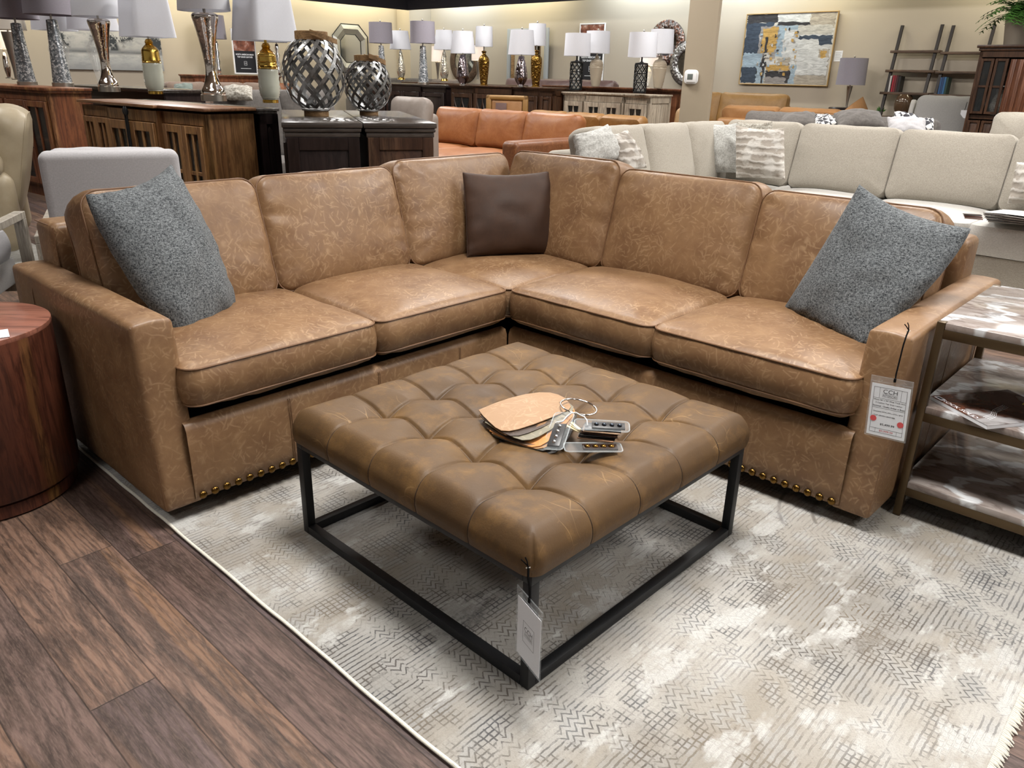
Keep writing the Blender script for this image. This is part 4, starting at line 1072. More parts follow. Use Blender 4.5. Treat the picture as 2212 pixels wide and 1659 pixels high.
LG = {'mosaic': 'tapered silver mosaic lamps with grey shades', 'mercury': 'waisted mercury glass lamps', 'brassglass': 'ribbed glass and brass lamps', 'crystal': 'gold flecked glass lamps', 'smoke': 'smoky mercury glass lamps', 'gold': 'gold amphora lamps', 'lattice': 'black lattice cylinder lamps', 'ceramic': 'ribbed champagne ceramic lamps', 'stack': 'stacked silver diamond lamps'}
def lamp(kind, label, u, v, z=None, Y=None, hb=100, sb=60, st=50, sh=50, shade='shadew', sq=0, dpt=1, group=None, fin=True, rz=PHI, lit=0, neckm='nickel'):
    P = atz(u, v, z) if z is not None else aty(u, v, Y)
    group = group or LG.get(kind)
    s = pxs(P); H = hb * s * 1.0
    o = thing('table_lamp', label, 'lamp', P, rz, group)
    if kind == 'lattice':
        R_ = .19 * H; g = G()
        for z0 in (0, .045, .93 * .86, .97 * .86): pass
        g.lathe([(R_ * 1.02, 0), (R_ * 1.02, .05 * H), (R_ * .9, .055 * H)], 28); g.lathe([(R_ * .9, .80 * H), (R_ * 1.02, .805 * H), (R_ * 1.02, .84 * H), (R_ * .3, .86 * H), (R_ * .25, .88 * H)], 28)
        for k in range(8):
            for sg in (1, -1):
                for half in (0, 1, 2):
                    z0 = (.05 + half * .25) * H
                    g.tube([(R_ * cos(2 * pi * k / 8 + sg * .39 * (1 - cos(pi * t_ / 6)) ), R_ * sin(2 * pi * k / 8 + sg * .39 * (1 - cos(pi * t_ / 6))), z0 + .25 * H * t_ / 6) for t_ in range(7)], R_ * .085, 5)
        for half in (1, 2): g.tube([(R_ * cos(a * pi / 12), R_ * sin(a * pi / 12), (.05 + half * .25) * H) for a in range(24)], R_ * .08, 5, closed=True)
        g.obj('lattice_body', M['ironlat'], o, 50)
        g = G(); g.lathe([(R_ * .8, .05 * H), (R_ * .8, .80 * H)], 20); g.obj('liner', M['ironlat'] if False else M['clearglass'], o, 60)
        top = .87
    else:
        for (nm, mt_, prof, sm) in LAMPS[kind]:
            g = G(); pr = [(r_ * H, z_ * H) for r_, z_ in prof]
            if sm == 1: pr = smoothp(pr)
            if sm == 2: pr = ribs(smoothp(pr, 3), 110 / max(H, .2) if False else 55., .004)
            g.lathe(pr, 32); g.obj(nm, M[mt_], o, 50)
        top = LAMPS[kind][0][2][-1][1]
        if kind == 'brassglass': top = .97
    g = G(); nm_ = M['blackmetal'] if kind == 'lattice' else M[neckm]
    g.cyl((0, 0, (top - .01) * H), (0, 0, 1.25 * H if sh else H), .010, n=10); g.obj('neck', nm_, o, 50)
    SH = sh * s; zb = H; g = G()
    loft_shade(g, sb * s, st * s, dpt, zb, zb + SH, sq); g.obj('lamp_shade', M[shade], o, 50)
    if fin:
        g = G(); g.cyl((0, 0, zb + SH * .9), (0, 0, zb + SH + .01), .003, n=6); g.lathe([(.004, zb + SH + .005), (.011, zb + SH + .015), (.011, zb + SH + .022), (.004, zb + SH + .032), (.0002, zb + SH + .034)], 12); g.obj('finial', M['nickel'], o, 50)
    if lit:
        l = bpy.data.lights.new('lamp_bulb', 'POINT'); l.energy = lit; l.color = (1, .72, .42); l.shadow_soft_size = .03
        lo = bpy.data.objects.new('lamp_bulb', l); COL.objects.link(lo); lo.parent = o; lo.location = (0, 0, zb + SH * .45)
    return o

# ------------------------------------------------------------------ case furniture: origin = front right corner on the floor, body x in [-W,0], y in [0,D]
def panel_raised(g, x0, x1, z0, z1, y, d=.008, b=.03, axis='y', sgn=-1):
    """bevelled raised field on a front (axis y) or end (axis x) face"""
    def P(a, z, o_): return (a, y + sgn * o_, z) if axis == 'y' else (y + sgn * o_, a, z)
    A_ = [P(x0, z0, 0), P(x1, z0, 0), P(x1, z1, 0), P(x0, z1, 0)]; B_ = [P(x0 + b, z0 + b, d), P(x1 - b, z0 + b, d), P(x1 - b, z1 - b, d), P(x0 + b, z1 - b, d)]
    fs = [(0, 1, 5, 4), (1, 2, 6, 5), (2, 3, 7, 6), (3, 0, 4, 7), (4, 5, 6, 7)]
    if (axis == 'x') != (sgn > 0): fs = [tuple(reversed(f)) for f in fs] if axis == 'x' and sgn < 0 else fs
    g.add(A_ + B_, fs)
def door(par, x0, x1, z0, z1, y, mat, style, knob=None, axis='y', sgn=-1, cols_=2, rows=3, th=.022):
    """axis y: front face at y, out = sgn. Returns door object"""
    def BX_(g, a0, a1, c0, c1, o0, o1, bev=.002):
        lo, hi = sorted((y + sgn * o0, y + sgn * o1))
        if axis == 'y': g.box(a0, a1, lo, hi, c0, c1, bev, 1)
        else: g.box(lo, hi, a0, a1, c0, c1, bev, 1)
    g = G(); st = min(.055, (x1 - x0) * .2)
    x0 += .003; x1 -= .003; z0 += .003; z1 -= .003
    BX_(g, x0, x0 + st, z0, z1, 0, th); BX_(g, x1 - st, x1, z0, z1, 0, th); BX_(g, x0 + st, x1 - st, z0, z0 + st, 0, th); BX_(g, x0 + st, x1 - st, z1 - st, z1, 0, th)
    ix0, ix1, iz0, iz1 = x0 + st, x1 - st, z0 + st, z1 - st
    if style == 'glass':
        for k in range(1, cols_): c = ix0 + (ix1 - ix0) * k / cols_; BX_(g, c - .011, c + .011, iz0, iz1, .003, th - .003)
        for k in range(1, rows): c = iz0 + (iz1 - iz0) * k / rows; BX_(g, ix0, ix1, c - .011, c + .011, .004, th - .004)
    if style == 'panel': panel_raised(g, ix0, ix1, iz0, iz1, y + sgn * .004, .012, .03, axis, sgn)
    if style == 'lattice':
        w_, h_ = (ix1 - ix0), (iz1 - iz0)
        for c in (0, 1):
            for sg in (1, -1):
                for hh in (0, 1):
                    pts = []
                    for t_ in range(11):
                        zz = iz0 + h_ * (hh + t_ / 10) / 2; xx = ix0 + w_ * (.25 + .5 * c) + sg * w_ * .25 * cos(pi * t_ / 10) * (1 if hh else -1) * 1.0
                        pts.append((xx, y + sgn * .012, zz) if axis == 'y' else (y + sgn * .012, xx, zz))
                    g.tube(pts, .010, 4)
    d = g.obj('door', mat, par, 40)
    if style in ('glass', 'lattice'):
        g = G(); BX_(g, ix0, ix1, iz0, iz1, .005, .008, 0); g.obj('glass_pane', M['pane'], d, 0)
    if knob:
        kx, kz = knob; g = G(); c = Vector((kx, y + sgn * th, kz)) if axis == 'y' else Vector((y + sgn * th, kx, kz)); out = Vector((0, sgn, 0)) if axis == 'y' else Vector((sgn, 0, 0))
        g.cyl(c, c + out * .02, .005, n=8); g.cyl(c + out * .018, c + out * .034, .013, .010, n=10); g.obj('knob', M['blackmetal'], d, 50)
    return d
def cabinet(label, P, rz, W, D, H, mat, topmat, secs, name='sideboard', cat='cabinet', end=None, plinth=.08, topt=.035, ov=.025, inside=None, jog=0, steps=None, rows=3, cols_=2, mould=True):
    """secs: list of (width fraction, style, n doors, protrude)"""
    o = thing(name, label, cat, (P.x, P.y, 0), rz)
    g = G(); T_ = topt
    g.box(-W, -W + .03, 0, D, plinth, H - T_); g.box(-.03, 0, 0, D, plinth, H - T_); g.box(-W, 0, D - .02, D, plinth, H - T_); g.box(-W, 0, 0, D, plinth, plinth + .03); g.box(-W, 0, 0, D, H - T_ - .03, H - T_)
    g.box(-W + .03, -.03, .03, D - .02, (H + plinth) / 2 - .01, (H + plinth) / 2 + .01)
    g.obj('carcass', mat, o, 30)
    g = G(); g.box(-W + .02, -.02, .02, D - .01, 0, plinth); g.obj('plinth', mat, o, 30)
    g = G(); x = 0
    g.box(-W - ov, ov, -ov, D + ov * .3, H - T_ * .55, H, .004)
    if mould: g.box(-W - ov * .5, ov * .5, -ov * .5, D, H - T_, H - T_ * .5, .006)
    fx = 0; segs = []
    for (fr, style, nd, pr) in secs:
        segs.append((fx - W * fr, fx, style, nd, pr)); fx -= W * fr
    for (xa, xb, style, nd, pr) in segs:
        if pr: g.box(xa - ov * .6, xb + ov * .6, -pr - ov, 0, H - T_ * .55, H, .004)
    g.obj('top', topmat, o, 30)
    zf = H - T_ - .07
    for (xa, xb, style, nd, pr) in segs:
        g = G(); g.box(xa, xa + .025, -pr, 0.02, plinth, H - T_); g.box(xb - .025, xb, -pr, 0.02, plinth, H - T_); g.box(xa, xb, -pr, .02, zf, H - T_, .002, 1); g.box(xa, xb, -pr, .02, plinth, plinth + .05)
        g.obj('face_frame', mat, o, 30)
        if style == 'solid': 
            g = G(); g.box(xa, xb, -pr, .02, plinth, H - T_); g.obj('front_panel', mat, o, 30); continue
        if nd:
            w_ = (xb - xa - .05) / nd
            for k in range(nd):
                a0 = xa + .025 + w_ * k; right = k % 2 == 0 and nd > 1
                door(o, a0, a0 + w_, plinth + .05, zf, -pr, mat, style, knob=((a0 + w_ - .03) if right else (a0 + .03), (plinth + zf) / 2 - .02), rows=rows, cols_=cols_)
    if end == 'panel':
        g = G(); panel_raised(g, .05, D - .05, plinth + .06, H - T_ - .06, .0005, .012, .035, 'x', 1)
        g.box(-.001, .012, 0, .045, plinth, H - T_); g.box(-.001, .012, D - .045, D, plinth, H - T_); g.box(-.001, .012, 0, D, H - T_ - .06, H - T_); g.box(-.001, .012, 0, D, plinth, plinth + .06)
        g.obj('end_panel', mat, o, 30)
    return o
R5 = radians(-38)
PA = atz(441, 234, 1.03)
YA = Vector((-sin(R5), cos(R5), 0)); XA = Vector((cos(R5), sin(R5), 0)); DA_ = len_to(PA, YA, 546); WA_ = len_to(PA, -XA, 175)
cA = cabinet('acacia wood breakfront sideboard with glass paned doors and two tall lamps on top', PA, R5, WA_, DA_, 1.03, M['acacia'], M['acaciatop'], [(.32, 'glass', 2, 0), (.42, 'glass', 2, .03), (.26, 'glass', 2, 0)], mould=False, cols_=2)
g = G()
for dx in (-.012, .012):
    x = -WA_ * .53 + dx; g.cyl((x, -.062, .35), (x, -.062, .98), .006, n=8); g.lathe([(.009, 0), (.014, .02), (.009, .04), (.0002, .055)], 10, c=(x, -.062)); n0 = len(g.v) - 40
    for i in range(n0, len(g.v)): g.v[i] = (g.v[i][0], g.v[i][1], g.v[i][2] + .96)
g.obj('bolt_hardware', M['blackmetal'], cA, 50, 'pair of long black bolts')
PA3 = PA + YA * (DA_ + .036); DA3 = len_to(PA3, YA, 596)
cabinet('black sideboard standing back to back behind the acacia breakfront', PA3, R5, WA_, DA3, 1.025, M['espresso'], M['espressotop'], [(1, 'solid', 0, 0)], end='panel')
PA2 = atz(98, 190, 1.05)
cabinet('reddish acacia sideboard with ironwork glass doors at far left under the grey lamps', PA2, R5, 2.0, len_to(PA2, YA, 195), 1.05, M['redacacia'], M['redacacia'], [(.5, 'glass', 2, 0), (.5, 'glass', 2, 0)], rows=1, cols_=2, topt=.05)
PA4 = PA2 + Matrix.Rotation(R5, 3, 'Z') @ Vector((.35, len_to(PA2, YA, 195) + .55, 0))
cabinet('dark console behind the reddish acacia sideboard carrying two clear glass lamps', PA4, R5, 2.3, .45, aty(140, 182, 9.7).z, M['espresso'], M['espressotop'], [(1, 'solid', 0, 0)])
# lamps on the left
lamp('mercury', 'tall silver mercury glass lamp at the near end of the acacia sideboard', 463, 218, 1.03, hb=176, sb=136, st=118, sh=100, dpt=.7)
lamp('mercury', 'tall mercury glass lamp at the far end of the acacia sideboard', 237, 198, 1.03, hb=146, sb=118, st=102, sh=90, dpt=.8)
lamp('brassglass', 'ribbed glass and brass lamp with square white shade in front of the landscape canvas', 337, 203, 1.025, hb=112, sb=90, st=76, sh=76, sq=1)
lamp('brassglass', 'ribbed glass and brass lamp beside the large metal strip lantern', 585, 222, 1.025, hb=122, sb=106, st=86, sh=96, sq=1, neckm='brassy')
lamp('mosaic', 'silver mosaic lamp with grey shade at the front of the reddish sideboard', 137, 187, 1.05, hb=140, sb=100, st=88, sh=75, shade='shadeg')
lamp('mosaic', 'silver mosaic lamp with grey shade at the far left edge', 60, 184, 1.05, hb=130, sb=92, st=80, sh=75, shade='shadeg')
lamp('clear', 'clear glass lamp half hidden by the mosaic lamp on the dark console', 140, 182, Y=9.7, hb=106, sb=88, st=76, sh=52)
lamp('clear', 'clear glass lamp on the dark console behind the far mercury lamp', 222, 184, Y=9.5, hb=108, sb=100, st=86, sh=58)
lamp('silver', 'small silvery lamp glowing on the wall at the far left edge', 20, 169, Y=10.3, hb=58, sb=60, st=56, sh=38, shade='shadew', lit=9)
lamp('tapered', 'tapered chrome lamp with cream shade hidden behind the leftmost mosaic lamp', 38, 172, Y=9.6, hb=98, sb=72, st=66, sh=46, shade='shadec')

# ------------------------------------------------------------------ seating
def soft_sofa(label, P, rz, W, D, HB, HA_, HS, n, mat, name='sofa', cat='sofa', armw=.18, arms=(1, 1), seatmat=None, pillow=True, backt=.2, cr=.04, legs=True, backh=None, pipe=0, grp=None, armmat=None):
    """P = middle of the back on the floor; faces local -y"""
    o = thing(name, label, cat, (P.x, P.y, 0), rz, grp); sm = seatmat or mat
    MM = lambda q: [q, q]
    x0, x1 = -W / 2, W / 2; il, ir = x0 + (armw if arms[0] else 0), x1 - (armw if arms[1] else 0)
    g = G(); g.box(il, ir, -D + .03, -.05, .1, HS - .13, .02, 3); g.obj('base', mat, o, 40)
    for sgn, (a0, a1) in ((0, (x0, il)), (1, (ir, x1))):
        if arms[sgn]: g = G(); g.box(a0, a1, -D, -.02, .08, HA_, min(.05, armw * .35), 5); g.obj('arm', armmat or mat, o, 60)
    g = G(); g.box(il, ir, -backt, 0, .1, HB - .12, .05, 4); g.obj('back_frame', mat, o, 60)
    w_ = (ir - il) / n
    for k in range(n):
        g = G(); cushion(g, w_ - .006, D - backt - .12, .13, cr, .02, .04, pipe, .012, .005, k + 1, Matrix.Translation((il + w_ * (k + .5), -(D + backt + .08) / 2 + .06, HS - .065 - cr * .5)), K=8); g.obj('seat_cushion', MM(sm), o, 60)
        hh = (HB - HS) + .02
        tl = .22; nrm = Vector((0, -cos(tl), sin(tl))); up = Vector((0, sin(tl), cos(tl)))
        g = G(); cushion(g, w_ - .006, hh, .15, cr * 1.4, .02, .055, pipe, .015, .008, k + 5, basis(Vector((il + w_ * (k + .5), -backt - .05, HS - .01 + hh / 2)), (1, 0, 0), up), K=10); g.obj('back_cushion', MM(mat), o, 60)
    if legs:
        for (a, b) in ((x0 + .08, -D + .08), (x1 - .08, -D + .08), (x0 + .08, -.08), (x1 - .08, -.08)): g = G(); g.box(a - .03, a + .03, b - .03, b + .03, 0, .11, .004); g.obj('leg', M['espresso'], o, 30)
    return o
# white linen chairs with metal sled frames at the left
def frame_chair(label, P, rz, W=.62, D=.70):
    """lounge chair: P under middle of the back outer face, faces local +y (away)"""
    o = thing('lounge_chair', label, 'chair', (P.x, P.y, 0), rz)
    g = G(); g.box(-W / 2 + .03, W / 2 - .03, 0, .13, .36, .90, .035, 5); 
    g.obj('backrest', M['whitef'], o, 60)
    g = G(); cushion(g, W - .12, .50, .12, .04, .03, .05, 0, .015, .006, 3, basis((0, .21, .64), (1, 0, 0), (0, -.18, 1)), K=10); g.obj('back_cushion', [M['whitef']] * 2, o, 60)
    g = G(); cushion(g, W - .10, D - .12, .14, .03, .02, .05, 0, .015, .006, 4, Matrix.Translation((0, D / 2 + .06, .40)), K=10); g.obj('seat_cushion', [M['whitef']] * 2, o, 60)
    g = G(); g.box(-W / 2 + .04, W / 2 - .04, .02, D, .20, .33, .015); g.obj('seat_base', M['lightgrey'], o, 40)
    for sx_ in (-1, 1):
        g = G(); x = sx_ * (W / 2 + .012)
        for (a, b, c, d) in ((-.02, D + .04, .52, .555), (-.02, D + .04, .0, .03)): g.box(x - .025, x + .025, a, b, c, d, .002, 1)
        g.box(x - .025, x + .025, -.02, .02, .03, .52, .002, 1); g.box(x - .025, x + .025, D, D + .04, .03, .52, .002, 1)
        g.obj('arm_frame', M['greywood'], o, 30)
    g = G(); g.box(-W / 2, W / 2, .02, .06, .16, .20, .002, 1); g.box(-W / 2, W / 2, D - .04, D, .16, .20, .002, 1); g.obj('cross_rail', M['greywood'], o, 30)
    return o
pc = aty(235, 322, 3.50)
frame_chair('white linen lounge chair seen from behind, back to the leather sectional', pc, radians(26))
pc2 = aty(-330, 345, 3.15)
frame_chair('white linen lounge chair with grey wood frame cut off by the left edge', pc2, radians(14))
g = G(); g.add([(-.95, -.75, .008), (.95, -.75, .008), (.95, .5, .008), (-.95, .5, .008)], [(0, 1, 2, 3)]); g.box(-.95, .95, -.75, .5, .0005, .0078)
o = g.obj('light_rug', fabric('pale_grey_rug', 'a9a7a0', 'cfcdc6', 60, .95), None, 0); q_ = atz(10, 560, 0); o.location = (q_.x - .3, q_.y, 0); o.rotation_euler = (0, 0, PHI)
tag(o, 'pale grey rug on the floor under the white lounge chairs', 'rug')
# beige recliner
Pr = aty(-130, 300, 5.35)
rec = thing('recliner', 'beige leather recliner with padded arm at the left edge', 'recliner', (Pr.x, Pr.y, 0), radians(-62))
for sx_ in (-1, 1):
    g = G(); g.box(sx_ * .40 - .12, sx_ * .40 + .12, -.45, .40, .08, .60, .09, 6); g.box(sx_ * .40 - .14, sx_ * .40 + .14, -.47, .36, .56, .72, .07, 6); g.obj('arm', M['beigel'], rec, 60)
g = G(); cushion(g, .56, .60, .18, .05, .03, .06, .003, .02, .006, 2, Matrix.Translation((0, -.12, .46)), K=8); g.obj('seat_cushion', [M['beigel']] * 2, rec, 60)
g = G(); cushion(g, .62, .66, .2, .07, .04, .12, .003, .03, .008, 5, basis((0, .36, .64), (1, 0, 0), (0, .25, 1)), K=10); g.obj('backrest', [M['beigel']] * 2, rec, 60)
g = G(); g.box(-.34, .34, -.42, .3, .08, .36, .03); g.obj('base', M['beigel'], rec, 60)
# grey taupe leather armchair behind the lantern island
Pg = aty(912, 214, 7.6)
gc = soft_sofa('taupe leather armchair behind the lantern cabinets', Pg, R5 + radians(18), .36, .70, Pg.z, .56, .46, 1, M['taupel'], 'armchair', 'chair', armw=.06, arms=(0, 0))
# orange leather sofa and its olive neighbour
Po = aty(955, 234, 9.6); mid = Po + AX * 1.04
soft_sofa('orange leather three seat sofa in the middle of the store', mid + BX * .22, PHI, 2.5, 1.4, Po.z, .70, .50, 3, M['orange'], armw=.2, cr=.05, armmat=M['saddle'])
om = mid + BX * .52 + AX * .50
soft_sofa('worn olive brown leather sofa back to back with the orange one', om, PHI + pi, 2.0, .85, .86, .68, .48, 3, M['olive'], armw=.2, cr=.05)
o_ = bpy.context.scene.objects
pc_ = aty(1094, 232, 10.3)
lc = thing('dining_chair', 'leather framed chair back with dark insert behind the orange sofa', 'chair', (pc_.x, pc_.y, 0), radians(-12))
g = G(); zt = aty(1094, 206, 10.3).z
for (a, b, c, d) in ((-.27, .27, zt - .06, zt), (-.27, -.20, .45, zt), (.20, .27, .45, zt)): g.box(a, b, 0, .06, c, d, .02)
g.obj('back_frame', M['tanl'], lc, 60)
g = G(); g.box(-.20, .20, .01, .05, .5, zt - .06, .02); g.obj('backrest', M['tan2'], lc, 60)
g = G(); g.box(-.14, .0, -.004, .01, .55, zt - .09, .002); g.obj('back_insert', M['plum'], lc, 60)
g = G(); g.box(-.26, .26, -.48, .05, .42, .52, .03); g.obj('seat', M['tanl'], lc, 60)
for (a, b) in ((-.23, -.44), (.23, -.44), (-.23, .02), (.23, .02)): g = G(); g.box(a - .02, a + .02, b - .02, b + .02, 0, .43, .003); g.obj('leg', M['espresso'], lc, 30)
# ------------------------------------------------------------------ lantern island (two cabinets side by side)
RI = radians(16); PI_ = atz(607, 264, 1.0); XI = Vector((cos(RI), sin(RI), 0)); YI = Vector((-sin(RI), cos(RI), 0))
wI = (atz(776, 263, 1.0) - PI_).length; LI = 1.45
def island(label, P, mat, topmat, x0, x1, leftdoors):
    o = thing('sideboard', label, 'cabinet', (P.x, P.y, 0), RI); H = 1.0
    g = G(); g.box(x0 + .02, x1 - .02, .02, LI - .02, .09, H - .075, .003, 1); g.obj('carcass', mat, o, 30)
    g = G(); g.box(x0 + .04, x1 - .04, .04, LI - .04, 0, .09); g.obj('plinth', mat, o, 30)
    g = G(); g.box(x0, x1, 0, LI, H - .028, H, .006); g.box(x0 + .006, x1 - .006, .006, LI - .006, H - .05, H - .028, .008); g.box(x0 + .014, x1 - .014, .014, LI - .014, H - .075, H - .05, .004); g.obj('top', topmat, o, 30)
    g = G(); y = .018
    g.box(x0 + .02, x0 + .08, y - .012, y + .004, .12, H - .075, .002, 1); g.box(x1 - .08, x1 - .02, y - .012, y + .004, .12, H - .075, .002, 1); g.box(x0 + .08, x1 - .08, y - .012, y + .004, H - .14, H - .075, .002, 1); g.box(x0 + .08, x1 - .08, y - .012, y + .004, .12, .19, .002, 1)
    panel_raised(g, x0 + .08, x1 - .08, .19, H - .14, y, .012, .035); g.obj('end_panel', mat, o, 30)
    if leftdoors:
        for k in range(4): door(o, .06 + k * .335, .06 + k * .335 + .325, .14, H - .10, x0 + .02, mat, 'glass', None, 'x', -1, 2, 1, .018)
    return o
island('black raised panel cabinet carrying the larger strip lantern', PI_, M['espresso'], M['espressotop'], 0, wI, True)
island('dark brown walnut cabinet beside the black one carrying the smaller lantern', PI_ + XI * (wI + .004), M['walnutbr'], M['espressotop'], 0, (atz(942, 266, 1.0) - PI_).length - wI, False)
def lantern(label, u, v, wpx, hpx, seed):
    P = atz(u, v, 1.0005); s = pxs(P); R_ = wpx * s / 2; H = hpx * s
    o = thing('strip_lantern', label, 'lantern', P, radians(10 * seed))
    zb, zt = .10 * H, .90 * H; zc = (zb + zt) / 2; hh = (zt - zb) / 2
    g = G(); g.lathe([(R_ * .40, 0), (R_ * .40, .07 * H), (R_ * .36, .075 * H), (R_ * .36, 0.002)], 32); g.obj('base_ring', M['lantwood'], o, 50)
    g = G(); g.lathe([(R_ * .46, .065 * H), (R_ * .46, .085 * H), (R_ * .40, .09 * H), (.001, .091 * H)], 32); g.obj('base_plate', M['galv'], o, 50)
    g = G(); g.lathe([(R_ * .50, .885 * H), (R_ * .52, .89 * H), (R_ * .52, .985 * H), (R_ * .50, .99 * H), (R_ * .47, .985 * H), (R_ * .47, .885 * H)], 32); g.obj('top_ring', M['lantwood'], o, 50)
    def sp(th, t_):   # t 0..1 bottom to top
        phi = (-1 + 2 * t_) * 1.13; r_ = R_ * cos(phi) ** .92; return Vector((r_ * cos(th), r_ * sin(th), zc + hh * sin(phi) / sin(1.13)))
    for sg in (1, -1):
        g = G()
        for k in range(12):
            th0 = 2 * pi * k / 12; vs = []; n_ = 18
            for i in range(n_ + 1):
                t_ = i / n_; th = th0 + sg * (t_ - .5) * 2.1
                p = sp(th, t_); d = (sp(th0 + sg * (t_ + .01 - .5) * 2.1, min(1, t_ + .01)) - sp(th0 + sg * (t_ - .01 - .5) * 2.1, max(0, t_ - .01))).normalized()
                nrm = Vector((p.x, p.y, (p.z - zc) * (R_ / hh) ** 2 * .8)).normalized(); w_ = d.cross(nrm).normalized() * (R_ * .058)
                off = nrm * (.0022 * sg)
                for a in (-1, 1):
                    for b in (.0007, -.0007): vs.append(p + w_ * a + off + nrm * b)
            fs = []
            for i in range(n_):
                b0, b1 = i * 4, i * 4 + 4
                fs += [(b0, b1, b1 + 2, b0 + 2), (b0 + 1, b0 + 3, b1 + 3, b1 + 1), (b0, b0 + 1, b1 + 1, b1), (b0 + 2, b1 + 2, b1 + 3, b0 + 3)]
            g.add(vs, fs)
        g.obj('metal_strips', M['galv'], o, 40, fix=True)
    # handle lying to the right
    g = G(); rh = R_ * .60; c0 = Vector((0, 0, .975 * H)); pts = []
    for i in range(17):
        a = -pi / 2 + pi * i / 16; pts.append(c0 + Vector((rh * 1.35 * cos(a) * .98, rh * sin(a), -cos(a) * rh * .42)))
    vs = []; fs = []
    for i, p in enumerate(pts):
        for dz in (-.013, .013):
            for dr in (-.003, .003): vs.append(p + Vector((0, 0, dz)) + (p - c0).normalized() * dr)
    for i in range(16):
        b0, b1 = i * 4, i * 4 + 4; fs += [(b0, b1, b1 + 2, b0 + 2), (b0 + 1, b0 + 3, b1 + 3, b1 + 1), (b0, b0 + 1, b1 + 1, b1), (b0 + 2, b1 + 2, b1 + 3, b0 + 3)]
    g.add(vs, fs); g.obj('handle', M['lantwood'], o, 40, fix=True)
    g = G(); g.lathe([(R_ * .2, .092 * H), (R_ * .2, .10 * H), (R_ * .17, .105 * H), (.001, .106 * H)], 20)
    g.cyl((0, 0, .1 * H), (0, 0, .3 * H), R_ * .03, n=8); g.obj('candle_plate', M['galv'], o, 50)
    return o
lantern('large round woven metal strip lantern with wooden collar on the black cabinet', 684, 250, 130, 168, 1)
lantern('smaller round woven metal strip lantern with wooden collar on the walnut cabinet', 797, 248, 99, 120, 2)
# ------------------------------------------------------------------ centre row of sideboards and their lamps
Q1 = aty(963, 184, 11.9)
cabinet('espresso sideboard with glass doors under the grey drum lamp, centre of the store', Q1, PHI, 1.9, .5, Q1.z, M['espresso'], M['espressotop'], [(.28, 'panel', 1, 0), (.44, 'glass', 2, .02), (.28, 'panel', 1, 0)], end=None, rows=2)
Q1b = Q1 + BX * .90 + AX * .35
cabinet('long dark brown sideboard behind the espresso one', Q1b, PHI, 2.4, .45, Q1.z + .015, M['walnut'], M['walnut'], [(1, 'solid', 0, 0)])
Q2 = aty(1196, 190, 10.4)
cabinet('dark walnut sideboard with lattice glass doors carrying smoky glass lamps', Q2, PHI, len_to(Q2, -AX, 974), .5, Q2.z, M['walnut'], M['walnut'], [(.12, 'panel', 1, 0), (.25, 'panel', 1, 0), (.38, 'lattice', 2, .02), (.25, 'lattice', 1, 0)], end='panel')
Q3 = aty(1403, 205, 9.6)
cabinet('greywashed oak sideboard with lattice doors under the black lattice lamps', Q3, PHI, len_to(Q3, -AX, 1218), .46, Q3.z, M['wash'], M['wash'], [(.27, 'lattice', 1, 0), (.46, 'lattice', 2, .02), (.27, 'lattice', 1, 0)], end='panel')
Q4 = aty(1468, 193, 10.15)
cabinet('warm cherry sideboard behind the greywashed one carrying ribbed ceramic lamps', Q4, PHI, 2.2, .4, Q4.z, M['cherry'], M['cherry'], [(1, 'solid', 0, 0)])
lamp('mosaic', 'silver mosaic lamp with large grey shade on the espresso sideboard', 915, 183, Y=11.5, hb=82, sb=53, st=51, sh=42, shade='shadeg')
lamp('mosaic', 'silver mosaic lamp with grey shade beside the octagonal mirror', 826, 172, Y=12.6, hb=72, sb=50, st=48, sh=40, shade='shadeg')
lamp('crystal', 'gold flecked glass lamp with white shade left of the espresso sideboard lamp', 867, 172, Y=12.9, hb=60, sb=46, st=34, sh=36)
lamp('crystal', 'gold flecked glass lamp with white shade right of the espresso sideboard lamp', 960, 175, Y=12.2, hb=62, sb=44, st=34, sh=38)
lamp('smoke', 'smoky glass lamp on the left of the walnut sideboard', 1000, 185, Y=11.3, hb=64, sb=53, st=42, sh=43)
lamp('smoke', 'smoky glass lamp in front of the tall floor mirror', 1125, 188, Y=10.7, hb=64, sb=58, st=48, sh=48)
lamp('gold', 'gold amphora lamp with narrow white shade left of the floor mirror', 1045, 187, Y=11.6, hb=79, sb=37, st=35, sh=39)
lamp('gold', 'gold amphora lamp with white shade against the floor mirror', 1157, 190, Y=11.2, hb=84, sb=38, st=36, sh=42)
lamp('lattice', 'black lattice cylinder lamp on the left of the greywashed sideboard', 1243, 195, Y=10.5, hb=68, sb=56, st=53, sh=44, fin=False)
lamp('lattice', 'black lattice cylinder lamp on the right of the greywashed sideboard', 1381, 201, Y=9.6, hb=71, sb=61, st=59, sh=48)
lamp('ceramic', 'ribbed champagne ceramic lamp on the left of the cherry sideboard', 1286, 187, Y=10.9, hb=66, sb=53, st=49, sh=43)
lamp('ceramic', 'ribbed champagne ceramic lamp on the right of the cherry sideboard', 1421, 191, Y=10.3, hb=69, sb=52, st=48, sh=47)
lamp('tapered', 'small pewter lamp lit against the wall behind the gold flecked lamps', 946, 172, Y=15.0, hb=36, sb=27, st=25, sh=30, lit=7)
lamp('tapered', 'small pewter lamp lit against the wall behind the left gold lamp', 1032, 172, Y=15.0, hb=38, sb=28, st=26, sh=30, lit=7)
lamp('clear', 'small lit lamp on the wall between the lattice and ceramic lamps', 1398, 187, Y=11.8, hb=42, sb=41, st=38, sh=16, lit=10)
